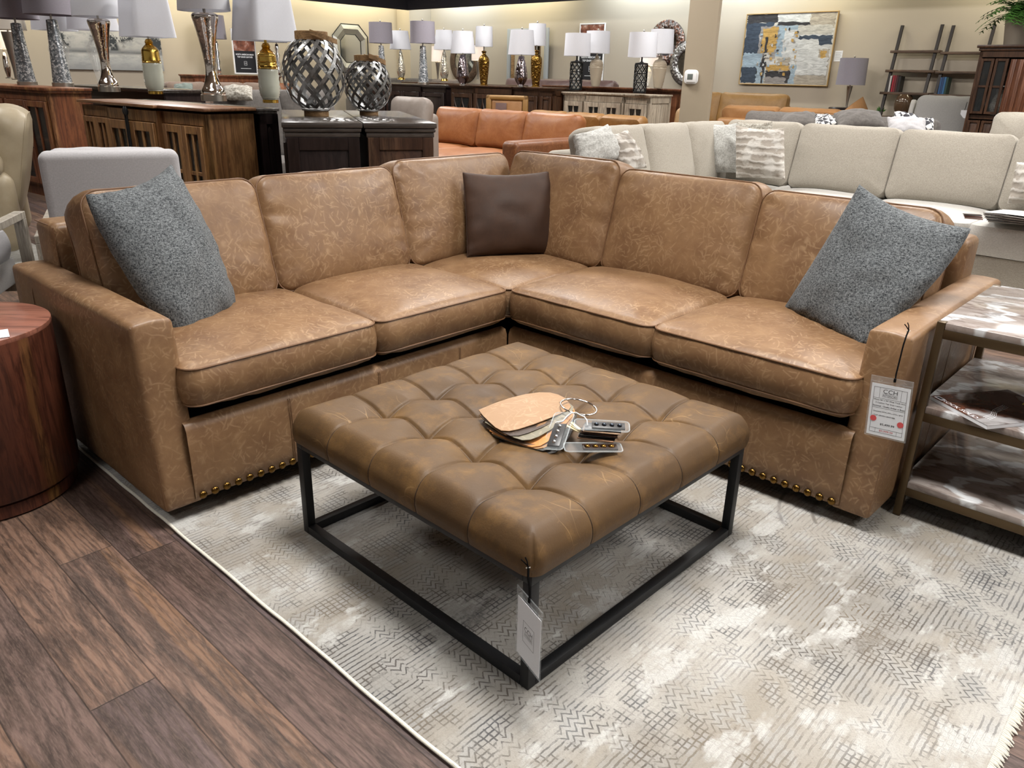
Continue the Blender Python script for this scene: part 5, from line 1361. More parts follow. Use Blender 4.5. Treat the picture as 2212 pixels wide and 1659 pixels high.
# ------------------------------------------------------------------ things on and against the walls
def onwall(P, right=True):
    """matrix at P with x along the wall to the viewer's right, y up, z out"""
    if right: x, n = AX, -BX
    else: x, n = BX, AX
    return Matrix(((x.x, 0, n.x, P.x), (x.y, 0, n.y, P.y), (0, 1, 0, P.z), (0, 0, 0, 1)))
def framed(name, label, cat, c00, c11, right, fmat, art, fw=.03, ft=.03, lines=None, artname='canvas'):
    """c00 lower-left and c11 upper-right points on the wall"""
    c = (c00 + c11) / 2; Q = onwall(c, right); ax_ = AX if right else BX; w = abs((c11 - c00).dot(ax_)); h = abs(c11.z - c00.z)
    o = thing(name, label, cat, c); Q = Matrix.Translation(-c) @ Q
    g = G()
    for (a, b, d, e) in ((-w / 2, w / 2, -h / 2, -h / 2 + fw), (-w / 2, w / 2, h / 2 - fw, h / 2), (-w / 2, -w / 2 + fw, -h / 2 + fw, h / 2 - fw), (w / 2 - fw, w / 2, -h / 2 + fw, h / 2 - fw)): g.box(a, b, d, e, 0, ft, .003, 1, M=Q)
    g.obj('frame', fmat, o, 30)
    g = G(); g.box(-w / 2 + fw, w / 2 - fw, -h / 2 + fw, h / 2 - fw, .001, ft * .7, M=Q); g.obj(artname, art, o, 0)
    return o, Q, w, h, ft
# abstract painting
c00, c11 = w2(1603, 183, .03), w2(1806, 25, .03)
p00 = w2(1597, 182, .02); p11 = w2(1815, 23, .02)
base = plain('painting_ground', 'bdb8ad', .6)
o, Q, w, h, ft = framed('abstract_painting', 'large abstract painting in navy, white and gold in a thin gold frame', 'painting', p00, p11, True, plain('thin_gold_frame', 'a88a58', .4), base, .014, .035)
def stroke(g, poly, m, z): g.add([Q @ Vector(((x - .5) * w * .97, (.5 - y) * h * .97, ft * .7 + z)) for x, y in poly], [tuple(reversed(range(len(poly))))], m)
def ragged(x0, y0, x1, y1, seed, amp=.012, n=10):
    rr = random.Random(seed); pts = []
    for i in range(n): pts.append((x0 + (x1 - x0) * i / n, y0 + rr.uniform(-amp, amp)))
    for i in range(n): pts.append((x1 + rr.uniform(-amp, amp), y0 + (y1 - y0) * i / n))
    for i in range(n): pts.append((x1 - (x1 - x0) * i / n, y1 + rr.uniform(-amp, amp)))
    for i in range(n): pts.append((x0 + rr.uniform(-amp, amp), y1 - (y1 - y0) * i / n))
    return pts
def paint(n_, c):
    m = MT('paint_' + n_); f = m.noise(6, 5, .7, v=m.map((1, 1, 5)), dist=1.5); a = C3(c)
    m.set(Base_Color=m.mix(m.ramp(f, [(.4, 0.), (.62, 1.)]), tuple(q * .72 for q in a[:3]) + (1,), tuple(min(1, q * 1.15 + .02) for q in a[:3]) + (1,)), Roughness=.55); return m.m
pc_cols = [paint(n_, c) for n_, c in (('navy', '263648'), ('black', '1a181c'), ('white', 'c3c4c3'), ('paleblue', '93a5b2'), ('gold', 'b48f48'), ('grey', '8d8885'), ('taupe', 'a39a8c'), ('offwhite', 'b3b0a8'))]
NV, BK, WH, PB, GD, GY, TP, OW_ = range(8)
art = [(0, 0, .36, .12, BK), (0, .12, .32, .60, NV), (.30, .16, .62, .60, PB), (.36, .0, .72, .13, WH), (.36, .12, .80, .165, BK), (.45, .22, .99, .62, WH), (.72, 0, .99, .20, TP), (.60, .17, .98, .30, OW_), (.62, .31, .99, .44, NV),
       (.56, .36, .85, .66, WH), (.17, .17, .38, .62, GY), (.20, .2, .36, .55, GD), (.29, .18, .38, .5, GD), (.86, .5, .98, .78, TP), (.89, .52, .95, .76, GD), (0, .55, .23, .78, PB), (0, .76, .19, .99, NV), (.18, .7, .28, .99, PB), (.24, .66, .62, .8, WH), (.29, .72, .57, .80, GD),
       (.42, .62, .56, .73, TP), (.30, .81, .60, .92, BK), (.29, .90, .60, .99, GY), (.54, .80, .60, .98, BK), (.24, .32, .27, .99, BK), (.22, .68, .29, .76, BK), (.58, .72, .66, .99, PB), (.64, .62, .98, .86, WH), (.64, .87, .99, .99, TP), (.25, .55, .32, .62, OW_)]
g = G()
for k, (x0, y0, x1, y1, cc_) in enumerate(art): stroke(g, ragged(x0, y0, x1, y1, k), cc_, .0002 + k * .00018)
rr = random.Random(5)
for k in range(70):
    x = rr.uniform(.17, .62); y = rr.uniform(.18, .85); ww = rr.uniform(.006, .03); hh = rr.uniform(.01, .05)
    stroke(g, ragged(x, y, x + ww, y + hh, k, .006, 3), rr.choice([GD, WH, BK, GY, PB, GD, WH, TP]), .006 + k * .00003)
g.obj('brushwork', pc_cols, o, 0)
g = G(); Qc = onwall(w2(1811, 121, .001)); g.box(-.055, .055, -.07, .07, 0, .003, M=Qc); lb = g.obj('wall_label', M['paper']); g2 = G()
for k in range(5): rect(g2, Qc, -.04, .04 - .01 * (k % 2), .04 - k * .02, .043 - k * .02, .0036)
g2.obj('label_text', M['ink'], lb, 0); tag(lb, 'small white price label on the wall right of the abstract painting', 'label')
# landscape canvas on the left wall
c00, c11 = w1(141, 152, .02), w1(342, 70, .02); 
c = (c00 + c11) / 2; c.z = (w1(240, 152, .02).z + w1(240, 68, .02).z) / 2; wl = abs((c11 - c00).dot(BX)); hl = .56
Qc = onwall(c, False); g = G(); g.box(-wl / 2, wl / 2, 0, hl, 0, .035); ls = g.obj('landscape_canvas', M['landscape'], None, 0); ls.matrix_world = Qc @ Matrix.Translation((0, -hl / 2, 0)) ; 
tag(ls, 'grey and white misty landscape canvas with dark trees on the left wall', 'painting')
# the canvas is painted across its own height: local z of the material = up
me = ls.data
for v_ in me.vertices: v_.co = (v_.co.x, -v_.co.z, v_.co.y)
ls.matrix_world = Matrix(((BX.x, -AX.x, 0, c.x), (BX.y, -AX.y, 0, c.y), (0, 0, 1, c.z - hl / 2), (0, 0, 0, 1)))
# leather signs
def sign(label, ctr, wS, hS, right):
    c00 = ctr + (AX if right else BX) * (-wS / 2) + Vector((0, 0, -hS / 2)); c11 = ctr + (AX if right else BX) * (wS / 2) + Vector((0, 0, hS / 2))
    o, Q, w, h, ft = framed('store_sign', label, 'sign', c00, c11, right, M['white'], M['ink'], .022, .025, artname='sign_panel')
    ph = MT('sofa_photo'); ph.set(Base_Color=ph.ramp(ph.noise(7, 3, .6), [(.3, '3a221c'), (.5, '8a5440'), (.7, 'cfb9ae')]), Roughness=.4)
    g = G(); rect(g, Q, -w / 2 + .022, w / 2 - .022, h * .02, h / 2 - .022, ft * .7 + .001); g.obj('photo', ph.m, o, 0)
    g = G(); Z = ft * .7 + .0012; put_text(g, 'NORTH AMERICAN MADE', Q, 0, -h * .06, w * .76, h * .035, z=Z, bold=.03); put_text(g, 'TOP GRAIN LEATHER', Q, 0, -h * .115, w * .66, h * .035, z=Z, bold=.03)
    frame_lines(g, Q, -w * .06, w * .06, -h * .30, -h * .21, .004, Z); put_text(g, 'CCH', Q, 0, -h * .255, w * .08, h * .03, z=Z); rect(g, Q, -w * .22, w * .22, -h * .375, -h * .367, Z)
    g.obj('lettering', M['paper'], o, 0, 'white lettering')
    return o
ct_ = w1(527, 112, .8); sign('framed black North American made top grain leather sign in front of the left wall', ct_, .43, .70, False)
ct_ = w2(1278, 116, .01); sign('framed black leather sign on the back wall behind the lattice and ceramic lamps', ct_, .56, .98, True)
# octagonal mirror
Pm = w1(757, 105, .02); Q = onwall(Pm, False); Q = Matrix.Translation(-Pm) @ Q
om_ = thing('octagonal_mirror', 'silvery octagonal mirror with angled facets on the left wall above the lanterns', 'mirror', Pm)
hw, hh = .50, .40
def octo(sx_, sy_, z, ch=.5): 
    a, b = sx_, sy_; c = ch * min(a, b); return [Q @ Vector((x, y, z)) for x, y in ((-a + c, -b), (a - c, -b), (a, -b + c), (a, b - c), (a - c, b), (-a + c, b), (-a, b - c), (-a, -b + c))]
a_, b_ = .42, .44
for k in range(8):
    g = G(); O1, O2, O3 = octo(a_, b_, .012), octo(a_ * .80, b_ * .80, .045), octo(a_ * .58, b_ * .58, .015); O0 = octo(a_, b_, 0); j = (k + 1) % 8
    g.add([O1[k], O1[j], O2[j], O2[k], O3[j], O3[k], O0[k], O0[j]], [(0, 1, 2, 3), (3, 2, 4, 5), (6, 7, 1, 0)]); g.obj('mirror_facet', plain('mirror_facet', 'd8d8d2', .3, .9) if k == 0 else bpy.data.materials['mirror_facet'], om_, 0)
g = G(); O3 = octo(a_ * .58, b_ * .58, .014); g.add(O3, [tuple(range(8))]); g.obj('centre_mirror', M['mirror'], om_, 0)
g = G()
for f_ in (1.0, .58): g.tube([Vector(p) for p in octo(a_ * f_, b_ * f_, .016)], .008, 6, closed=True)
g.obj('mirror_trim', M['ironlat'], om_, 50)
# round mirrors
def round_mirror(label, P, ro, ri, mat, ell=1.0):
    o = thing('round_mirror', label, 'mirror', P); Q = Matrix.Translation(-P) @ onwall(P)
    g = G(); g.lathe([(ri, .005), (ri, .028), ((ro + ri) / 2, .045), (ro, .02), (ro, 0)], 48, sy=ell); g.xf(Q); g.obj('mirror_frame', mat, o, 50)
    g = G(); g.lathe([(ri + .004, .012), (.001, .012)], 48, sy=ell); g.xf(Q); g.obj('mirror_glass', M['mirror'], o, 0)
round_mirror('round copper and silver hammered mirror left of the pillar', w2(1440, 92, .01), .34, .20, M['hamcopper'], 1.0)
round_mirror('round silver hammered mirror overlapping the pillar', w2(1488, 138, .10), .34, .20, M['hammered'], 1.0)
round_mirror('round dark wood framed mirror behind the smoky and gold lamps', w2(1004, 132, .01), .42, .28, M['shelfwood'], 1.0)
# tall leaning floor mirrors: grey frame with brown framed one in front
for (lab, u0, u1, vt, fm, off) in (('tall grey washed floor mirror leaning on the back wall', 1098, 1187, 58, plain('silver_grey_frame', 'a3a8ab', .45), .12), ('tall brown wood framed floor mirror leaning inside the grey one', 1107, 1157, 70, M['lantwood'], .20)):
    a_, b_ = w2(u0, vt + 6, off), w2(u1, vt, off); wM = (b_ - a_).dot(AX); zt = (a_.z + b_.z) / 2
    m_ = thing('floor_mirror', lab, 'mirror', (a_.x, a_.y, 0), PHI)
    g = G(); f_ = .09 if off < .15 else .07
    for (x0, x1, z0, z1) in ((0, f_, 0, zt), (wM - f_, wM, 0, zt), (f_, wM - f_, zt - f_, zt), (f_, wM - f_, 0, f_)): g.box(x0, x1, -.03, .01, z0, z1, .006)
    g.obj('mirror_frame', fm, m_, 30); g = G(); g.box(f_, wM - f_, -.012, -.008, f_, zt - f_); g.obj('mirror_glass', M['mirror'], m_, 0)
# pillar and thermostat
Pp = aty(1465.8, 261.3, 6.9); Pr_ = aty(1530.7, 257, 6.9)
pw = Pr_.x - Pp.x
g = G(); rzp = radians(-20)
g.box(0, .235, 0, .16, 0, 3.4, .004); pl = g.obj('wall_pillar', M['pillar'], None, 30); pl['kind'] = 'structure'
pl.location = (Pp.x, Pp.y, 0); pl.rotation_euler = (0, 0, rzp)
Pt = aty(1493, 166, 6.86); th = thing('thermostat', 'white wall thermostat with grey screen on the beige pillar', 'thermostat', Pt, rzp)
g = G(); g.prism(rrect(.115, .11, .03, 5, 2), -.0, .012, 'y', .003); g.obj('back_plate', M['white'], th, 40)
g = G(); g.box(-.038, .042, -.022, 0, -.042, .04, .006); g.obj('housing', M['white'], th, 40)
g = G(); g.box(-.028, .016, -.024, -.02, -.022, .022, .001); g.obj('screen', plain('lcd_grey', '6a706c', .3), th, 40)
# ------------------------------------------------------------------ ivory linen sectional behind the leather one
WC = aty(1530, 262, 6.75); WC.z = 0     # inner back corner
ws = thing('sectional_sofa', 'oatmeal linen L-shaped sectional sofa behind the leather sectional', 'sofa', WC, PHI)
LM = [M['linen']] * 2; SMt = [M['linenseat']] * 2
LWL, LWR = 2.05, 3.75      # left wing runs towards us (-BX), right wing along AX
g = G(); g.box(-.02, .20, -LWL, .0, .10, .80, .05, 4); g.obj('back_frame', M['linen'], ws, 60)
g = G(); g.box(.0, LWR, -.20, .02, .10, .80, .05, 4); g.obj('back_frame', M['linen'], ws, 60)
g = G(); g.box(.05, 1.0, -LWL, -.05, .09, .35, .015); g.obj('base', M['linen'], ws, 40)
g = G(); g.box(.9, LWR, -1.0, -.05, .09, .35, .015); g.obj('base', M['linen'], ws, 40)
for (x, y) in ((.1, -LWL + .1), (.9, -LWL + .1), (3.6, -.9), (3.6, -.1), (.1, -.1), (1.0, -1.0)):
    g = G(); g.box(x - .03, x + .03, y - .03, y + .03, 0, .09); g.obj('leg', M['espresso'], ws, 30)
def wcush(nm, w, h, t, Mx, seed, mats, cr=.05): g = G(); cushion(g, w, h, t, cr, .02, .05, 0, .016, .006, seed, Mx, K=12); return g.obj(nm, mats, ws, 60)
_p = WC - BX * .3 + Vector((0, 0, .9)); c1, c2, c3 = [len_to(_p, AX, u_) for u_ in (1731, 1944, 2193)]
for k, (a0, a1) in enumerate(((.98, c1), (c1 + .01, c2), (c2 + .01, c3), (c3 + .01, 3.72))): wcush('seat_cushion', a1 - a0, .80, .16, Matrix.Translation(((a0 + a1) / 2, -.615, .435)), k, SMt, .035)
wcush('seat_cushion', .94, .94, .16, Matrix.Translation((.5, -.5, .432)), 8, SMt, .03)
wcush('seat_cushion', .80, LWL - 1.0, .16, Matrix.Translation((.60, -(LWL + .98) / 2, .432)), 9, SMt, .03)
tb = .28; upR = Vector((0, sin(tb), cos(tb))); upL = Vector((-sin(tb), 0, cos(tb)))
for k, (a0, a1) in enumerate(((.36, c1), (c1 + .01, c2), (c2 + .01, c3), (c3 + .01, 3.72))): wcush('back_cushion', a1 - a0, .45, .17, basis(((a0 + a1) / 2, -.30, .735), (1, 0, 0), upR), 20 + k, LM)
for k, (a0, a1) in enumerate(((.32, .85), (.86, 1.42), (1.43, 2.03))): wcush('back_cushion', a1 - a0, .45, .17, basis((.30, -(a0 + a1) / 2, .72), (0, 1, 0), upL), 30 + k, LM)
def onwing(u, v, a, ax_):
    d = ray(u, v); n = AX if ax_ == 'x' else BX; t = (a - (CC - WC).dot(n)) / d.dot(n); return CC + d * t
def pil_wing(label, px, ax_, top, bot, mat, seed, **k):
    cs = [onwing(u, v, (top, top, bot, bot)[i], ax_) for i, (u, v) in enumerate(px)]
    return pil('throw_pillow', label, cs, mat, None, k.get('tf', .07), k.get('tb', .05), .09, seed, frame=False)
def wp(x, y, z): return WC + AX * x + BX * y + Vector((0, 0, z))
def pil_px(name, label, px, Ys, mat, seed=1, tf=.07, tb=.07, pin=.09, group=None, cat='pillow', pipe=0):
    cs = [aty(u, v, Y) for (u, v), Y in zip(px, Ys)]
    return pil(name, label, cs, mat, group, tf, tb, pin, seed, frame=False, cat=cat, pipe=pipe)
pil_wing('silver speckled pillow lying against the left wing of the linen sectional', ((1238, 292), (1312, 268), (1345, 345), (1252, 362)), 'x', .50, .60, M['silverf'], 2)
pil_wing('striped textured pillow next to the silver one on the linen sectional left wing', ((1316, 290), (1352, 278), (1398, 362), (1345, 375)), 'x', .54, .66, M['stripe'], 3, tf=.05)
pil_wing('silver speckled square pillow in the corner of the linen sectional', ((1518, 262), (1592, 266), (1600, 374), (1522, 376)), 'y', -.50, -.60, M['silverf'], 4)
pil_wing('striped textured square pillow in the corner of the linen sectional', ((1590, 270), (1694, 276), (1696, 388), (1590, 384)), 'y', -.62, -.74, M['stripe'], 5)
pil_wing('pale pillow tucked behind the striped corner pillow', ((1590, 263), (1668, 262), (1670, 350), (1592, 352)), 'y', -.45, -.50, M['speck'], 6, tf=.03)
pil_wing('striped textured pillow at the right edge of the linen sectional', ((2196, 350), (2290, 346), (2290, 445), (2176, 440)), 'y', -.50, -.62, M['stripe'], 7)
# fabric swatches on the seat
sw = thing('fabric_swatches', 'bundle of grey fabric swatches with wood chips on the linen sectional seat', 'fabric samples', atz(2190, 478, .556))
for k, (c, dz) in enumerate((('d6d3cd', .038), ('5a534e', .031), ('b5b0a8', .025), ('3a3634', .019), ('9a948c', .013), ('4a4542', .007), ('77716a', .001))):
    g = G(); Q = Matrix.Rotation(PHI + radians(4 * k - 14), 4, 'Z')
    def F(u, v, s_=1): x = -.12 + .42 * u; y = -.11 + .22 * v; return Q @ Vector((x, y, dz + .010 * sin(u * 3) + .0022 * s_))
    g.grid(lambda u, v: F(u, v), 8, 3); g.grid(lambda u, v: F(u, v, -1), 8, 3, flip=True)
    for a, b in (((0, 0), (1, 0)), ((0, 1), (1, 1)), ((0, 0), (0, 1)), ((1, 0), (1, 1))): g.add([F(*a), F(*b), F(*b, -1), F(*a, -1)], [(0, 1, 2, 3)])
    g.obj('fabric_swatch', plain('swatch_%d' % k, c, .9), sw, 0)
for k, c in enumerate(('2a1a16', '5a2c22', '8a6e62')):
    g = G(); Q = Matrix.Translation((-.17, .03 - k * .012, .022 - k * .009)) @ Matrix.Rotation(PHI + radians(28 - 6 * k), 4, 'Z'); g.box(-.09, .0, -.018, .018, 0, .005, .001, M=Q); g.obj('wood_chip', plain('chipw_%d' % k, c, .35), sw, 30)
# ------------------------------------------------------------------ camel and honey leather seating by the back wall
Pt_ = w2(1655, 207, .55)
soft_sofa('camel leather sofa under the abstract painting', Vector((Pt_.x, Pt_.y, 0)) + AX * -.62, PHI + radians(6), 2.3, .9, Pt_.z + .01, .80, .62, 2, M['tanl'], armw=.16, cr=.05, backt=.16)
q_ = aty(1668, 240, 9.4)
soft_sofa('honey leather sofa seen from behind in front of the camel one', q_, PHI + pi, 1.7, .9, q_.z + .02, .60, .46, 2, M['tan2'], armw=.14, cr=.05)
q_ = aty(1812, 214, 10.5)
hc = thing('armchair', 'honey leather armchair with a curved back right of the camel sofa', 'chair', (q_.x, q_.y, 0), PHI - radians(70))
zt = aty(1812, 207, 10.5).z
def barrel(u, v):
    a = radians(-115 + 230 * u); r_ = .37; hgt = .52 + (zt - .52) * max(0, cos(a * .78)) ** .6
    if v < .5: return (r_ * sin(a), r_ * cos(a), .12 + (hgt - .12) * v * 2)
    return ((r_ - .09) * sin(a), (r_ - .09) * cos(a), hgt - (hgt - .3) * (v - .5) * 2)
g = G(); g.grid(barrel, 30, 12); g.obj('barrel_back', M['tan2'], hc, 60)
g = G(); cushion(g, .5, .5, .16, .04, .02, .08, 0, .02, .004, 3, Matrix.Translation((0, -.03, .42)), K=8); g.obj('seat_cushion', [M['tan2']] * 2, hc, 60)
for (a, b) in ((-.25, -.25), (.25, -.25), (-.25, .2), (.25, .2)): g = G(); g.cyl((a, b, 0), (a, b, .36), .018, .025, n=8); g.obj('leg', M['espresso'], hc, 50)
lamp('tapered', 'grey shaded table lamp behind the honey leather armchair by the back wall', 1828, 232, Y=11.25, hb=45, sb=59, st=56, sh=53, shade='shadeg', neckm='nickel')
st = aty(1828, 232, 11.25)
tb_ = thing('side_table', 'small dark side table under the grey shaded lamp by the back wall', 'side table', (st.x, st.y, 0)); g = G(); g.lathe([(.22, st.z - .03), (.23, st.z - .015), (.22, st.z - .001), (.001, st.z - .001)], 24); g.obj('table_top', M['espresso'], tb_, 50)
g = G(); g.lathe([(.16, 0), (.15, .02), (.03, .06), (.03, st.z - .03)], 20); g.obj('pedestal', M['espresso'], tb_, 50)
# charcoal velvet sofa
q_ = aty(1800, 262, 8.4)
soft_sofa('charcoal velvet sofa behind the linen sectional', q_ + BX * .3, PHI + pi * 0, 2.3, .95, aty(1800, 253, 8.4).z, .66, .50, 2, M['charcoal'], armw=.16, cr=.06)
pil_px('throw_pillow', 'black and white geometric pillow lying on the charcoal sofa', ((1758, 250), (1790, 252), (1818, 272), (1762, 272)), (7.7, 7.7, 7.4, 7.4), M['check'], 3, .05, .05)
pil_px('throw_pillow', 'dark velvet pillow flopped on the charcoal sofa left end', ((1690, 252), (1760, 244), (1770, 275), (1680, 275)), (7.8, 7.8, 7.5, 7.5), M['charcoal'], 5, .07, .05)
pil_px('throw_pillow', 'large dark velvet pillow on the charcoal sofa right end', ((1800, 246), (1900, 246), (1912, 274), (1812, 275)), (7.6, 7.6, 7.3, 7.3), M['charcoal'], 6, .09, .05)
pil_px('throw_pillow', 'white lumbar pillow with thin black line behind the linen sectional back', ((1916, 254), (2000, 258), (2000, 290), (1920, 290)), (6.7, 6.6, 6.4, 6.5), M['whitef'], 8, .06, .05)
pil_px('throw_pillow', 'black and white geometric lumbar pillow beside the white lumbar pillow', ((1988, 257), (2018, 257), (2016, 288), (1986, 290)), (6.65, 6.6, 6.5, 6.5), M['check'], 9, .05, .04)
pil_px('throw_pillow', 'black and white geometric pillow poking up behind the white lumbar pillow', ((1932, 241), (1985, 255), (1990, 275), (1930, 262)), (6.9, 6.85, 6.8, 6.8), M['check'], 10, .05, .04)
# ------------------------------------------------------------------ ladder shelves
def ladder(label, u0, u1):
    a_ = w2(u0, 55, .03); b_ = w2(u1, 55, .03); W_ = (b_ - a_).dot(AX); zt = a_.z
    o = thing('ladder_shelf', label, 'shelf', (a_.x, a_.y, 0), PHI, 'ladder shelves against the back wall'); run = .42
    for x in (0, W_ - .035):
        g = G(); g.prism([(-run, 0), (-run + .035, 0), (.0 + .0, zt), (-.035, zt)], x, x + .035, 'x'); g.obj('ladder_rail', M['ladder'], o, 30)
    return o, W_, zt, run, a_
for li, (lab, u0, u1, vs_) in enumerate((('black ladder shelf with dark red books on its third board, left of the two', 1948, 2040, (109, 151, 199, 252)), ('black ladder shelf with blue and green books on its third board, beside the display cabinet', 2058, 2153, (112, 154, 204, 262)))):
    o, W_, zt, run, a_ = ladder(lab, u0, u1); boards = []
    for k, v_ in enumerate(vs_):
        z = w2(u0 - 12 * (k + 1), v_, .03 + run * .3).z; z = max(z, .25); yf = -run * (1 - z / zt) - .05
        z = aty(u0, v_, a_.y + yf * .8).z
        yf = -run * (1 - z / zt) - .06; boards.append((z, yf))
        g = G(); g.box(-.045, W_ + .045, yf, .0, z - .032, z, .003); g.obj('shelf_board', M['shelfwood'], o, 30)
    z, yf = boards[2]
    cols_ = (('c9c4c0', 'a02030', '6e1c22', '3a1518', '16120f') if li == 0 else ('2a4f7a', '23406a', '2e5f8a', '1c3a30'))
    xx = .045
    for k, c in enumerate(cols_):
        wB = (.022, .02, .026, .022, .03)[k]; hB = (.20, .205, .205, .20, .195)[k]
        bl = Vector((a_.x, a_.y, z + .001)) + AX * (xx + wB / 2) + BX * (yf + .11)
        bk = thing('book', ('pale grey hardback', 'bright red hardback', 'dark red hardback', 'maroon hardback', 'black hardback')[k] + ' standing on the left ladder shelf' if li == 0 else ('slate blue hardback', 'navy blue hardback', 'bright blue hardback', 'dark green hardback')[k] + ' standing on the right ladder shelf', 'book', bl, PHI, 'books on the left ladder shelf' if li == 0 else 'books on the right ladder shelf')
        g = G(); g.box(-wB / 2, wB / 2, -.075, -.072, 0, hB, .001, 1); g.box(-wB / 2, -wB / 2 + .003, -.075, .075, 0, hB); g.box(wB / 2 - .003, wB / 2, -.075, .075, 0, hB); g.obj('book_cover', plain('book_cover_' + c, c, .5), bk, 30)
        g = G(); g.box(-wB / 2 + .003, wB / 2 - .003, -.072, .072, .003, hB - .003); g.obj('pages', M['paper'], bk, 0)
        xx += wB + .002 + (.012 if (li == 0 and k == 0) else 0)
    if li == 0:
        z, yf = boards[3]
        vb = Vector((a_.x, a_.y, z + .002)) + AX * (W_ * .52) + BX * (yf * .6)
        va = thing('glass_vase', 'rounded smoky brown glass vase on the lowest visible board of the left ladder shelf', 'vase', vb); s = pxs(vb); hv = 46 * s
        g = G(); g.lathe(smoothp([(.13 * hv * 2, 0), (.34 * hv, .2 * hv), (.40 * hv, .5 * hv), (.36 * hv, .8 * hv), (.26 * hv, .98 * hv)]) + [(.24 * hv, .98 * hv), (.34 * hv, .75 * hv), (.37 * hv, .5 * hv), (.31 * hv, .2 * hv), (.001, .03)], 28); g.obj('vase_body', M['smoke'], va, 60)
        pb = Vector((a_.x, a_.y, z)) + AX * (.0) + BX * (yf * .7); gp = thing('succulent', 'small green succulent plant beside the smoky glass vase', 'plant', pb)
        g = G(); g.lathe([(.03, 0), (.04, .045), (.035, .045), (.001, .04)], 16); g.obj('pot', M['pot'], gp, 40)
        g = G(); rr = random.Random(2)
        for k in range(26):
            a = rr.uniform(0, 6.28); l = rr.uniform(.05, .09); e = rr.uniform(.5, 1.3); d = Vector((cos(a) * cos(e), sin(a) * cos(e), sin(e)))
            g.tube([Vector((0, 0, .04)), Vector((0, 0, .04)) + d * l * .6, Vector((0, 0, .04)) + d * l], [.006, .010, .001], 5)
        g.obj('leaves', M['leaf'], gp, 60)
# light grey lounge chair
q_ = aty(2034, 284, 9.9)
lg = thing('lounge_chair', 'light grey shell armchair with loose back cushion in front of the ladder shelves', 'chair', (q_.x, q_.y, 0), PHI + radians(12))
zt = aty(2050, 213, 10.1).z; za = q_.z
g = G()
for sx_ in (-1, 1):
    pts_ = [(-.42, .30), (-.42, .52), (-.10, .56), (.26, zt - .06), (.34, zt - .02), (.40, zt - .06), (.34, .30)]
    g = G(); g.prism(pts_, sx_ * .40 - .03, sx_ * .40 + .03, 'x', .018); g.obj('arm', M['lightgrey'], lg, 60)
g = G(); g.box(-.40, .40, -.40, .30, .28, .42, .04, 4); g.obj('seat_base', M['lightgrey'], lg, 60)
g = G(); g.box(-.40, .40, -.035, .035, 0, zt - .40, .03, 4, M=Matrix.Translation((0, .24, .38)) @ Matrix.Rotation(-.22, 4, 'X')); g.obj('backrest', M['lightgrey'], lg, 60)
g = G(); cushion(g, .66, .6, .14, .04, .02, .06, 0, .02, .006, 4, Matrix.Translation((0, -.10, .46)), K=8); g.obj('seat_cushion', [M['lightgrey']] * 2, lg, 60)
g = G(); cushion(g, .66, zt - .46, .15, .06, .02, .06, 0, .02, .008, 7, basis((0, .10, .50 + (zt - .50) / 2 - .0), (1, 0, 0), (0, .3, 1)), K=10); g.obj('back_cushion', [M['greyf']] * 2, lg, 60)
for (a, b) in ((-.34, -.34), (.34, -.34), (-.34, .28), (.34, .28)): g = G(); g.cyl((a, b, 0), (a * .95, b * .95, .3), .014, .022, n=8); g.obj('leg', M['espresso'], lg, 50)
tg = lg.matrix_world
tp_ = aty(2084, 238, 9.8); tgo = thing('price_tag', 'small white tag hanging off the light grey armchair', 'price tag', tp_, PHI)
g = G(); g.box(-.038, .038, -.002, .002, -.09, 0); g.obj('card', M['paper'], tgo, 0); g = G(); g.tube([(0, 0, 0), (.004, 0, .05), (0, .03, .09)], .003, 5); g.obj('cord', M['black'], tgo, 60)
# display cabinet with glass doors, fern on top
Rdc = PHI
Pd = aty(2121, 97, 9.0); Hd = Pd.z; 
dc = thing('display_cabinet', 'tall dark walnut display cabinet with narrow glass doors at the right edge', 'cabinet', (Pd.x, Pd.y, 0), Rdc); Wd, Dd = 1.15, .45
g = G()
for (a, b, c, d, e, f) in ((0, .03, 0, Dd, .08, Hd - .05), (Wd - .03, Wd, 0, Dd, .08, Hd - .05), (0, Wd, Dd - .02, Dd, .08, Hd - .05), (0, Wd, 0, Dd, .06, .1), (0, Wd, 0, Dd, Hd - .12, Hd - .05), (0, Wd, .02, Dd, .92, .96)): g.box(a, b, c, d, e, f)
g.obj('carcass', M['walnut'], dc, 30)
g = G(); g.box(-.035, Wd + .035, -.035, Dd, Hd - .03, Hd, .006); g.box(-.015, Wd + .015, -.015, Dd, Hd - .06, Hd - .03, .006); g.obj('cornice', M['walnut'], dc, 30)
g = G(); g.box(-.01, Wd + .01, -.01, Dd, 0, .08); g.obj('plinth', M['walnut'], dc, 30)
for k in range(2):
    x0 = .03 + k * .135
    door(dc, x0, x0 + .13, .97, Hd - .13, -.001, M['walnut'], 'glass', None, cols_=1, rows=2); door(dc, x0, x0 + .13, .12, .91, -.001, M['walnut'], 'panel', None)
g = G(); n_ = 0
for k in range(12): g.box(.33 + k * .066, .365 + k * .066, -.02, .0, .12, Hd - .14, .004)
g.box(.31, Wd - .02, -.004, .01, .12, Hd - .14); g.obj('slatted_panel', M['cherry'], dc, 30)
for k, z in enumerate((1.25, 1.6)): g = G(); g.box(.03, Wd - .03, .02, Dd - .02, z, z + .012); g.obj('glass_shelf', M['clearglass'], dc, 0)
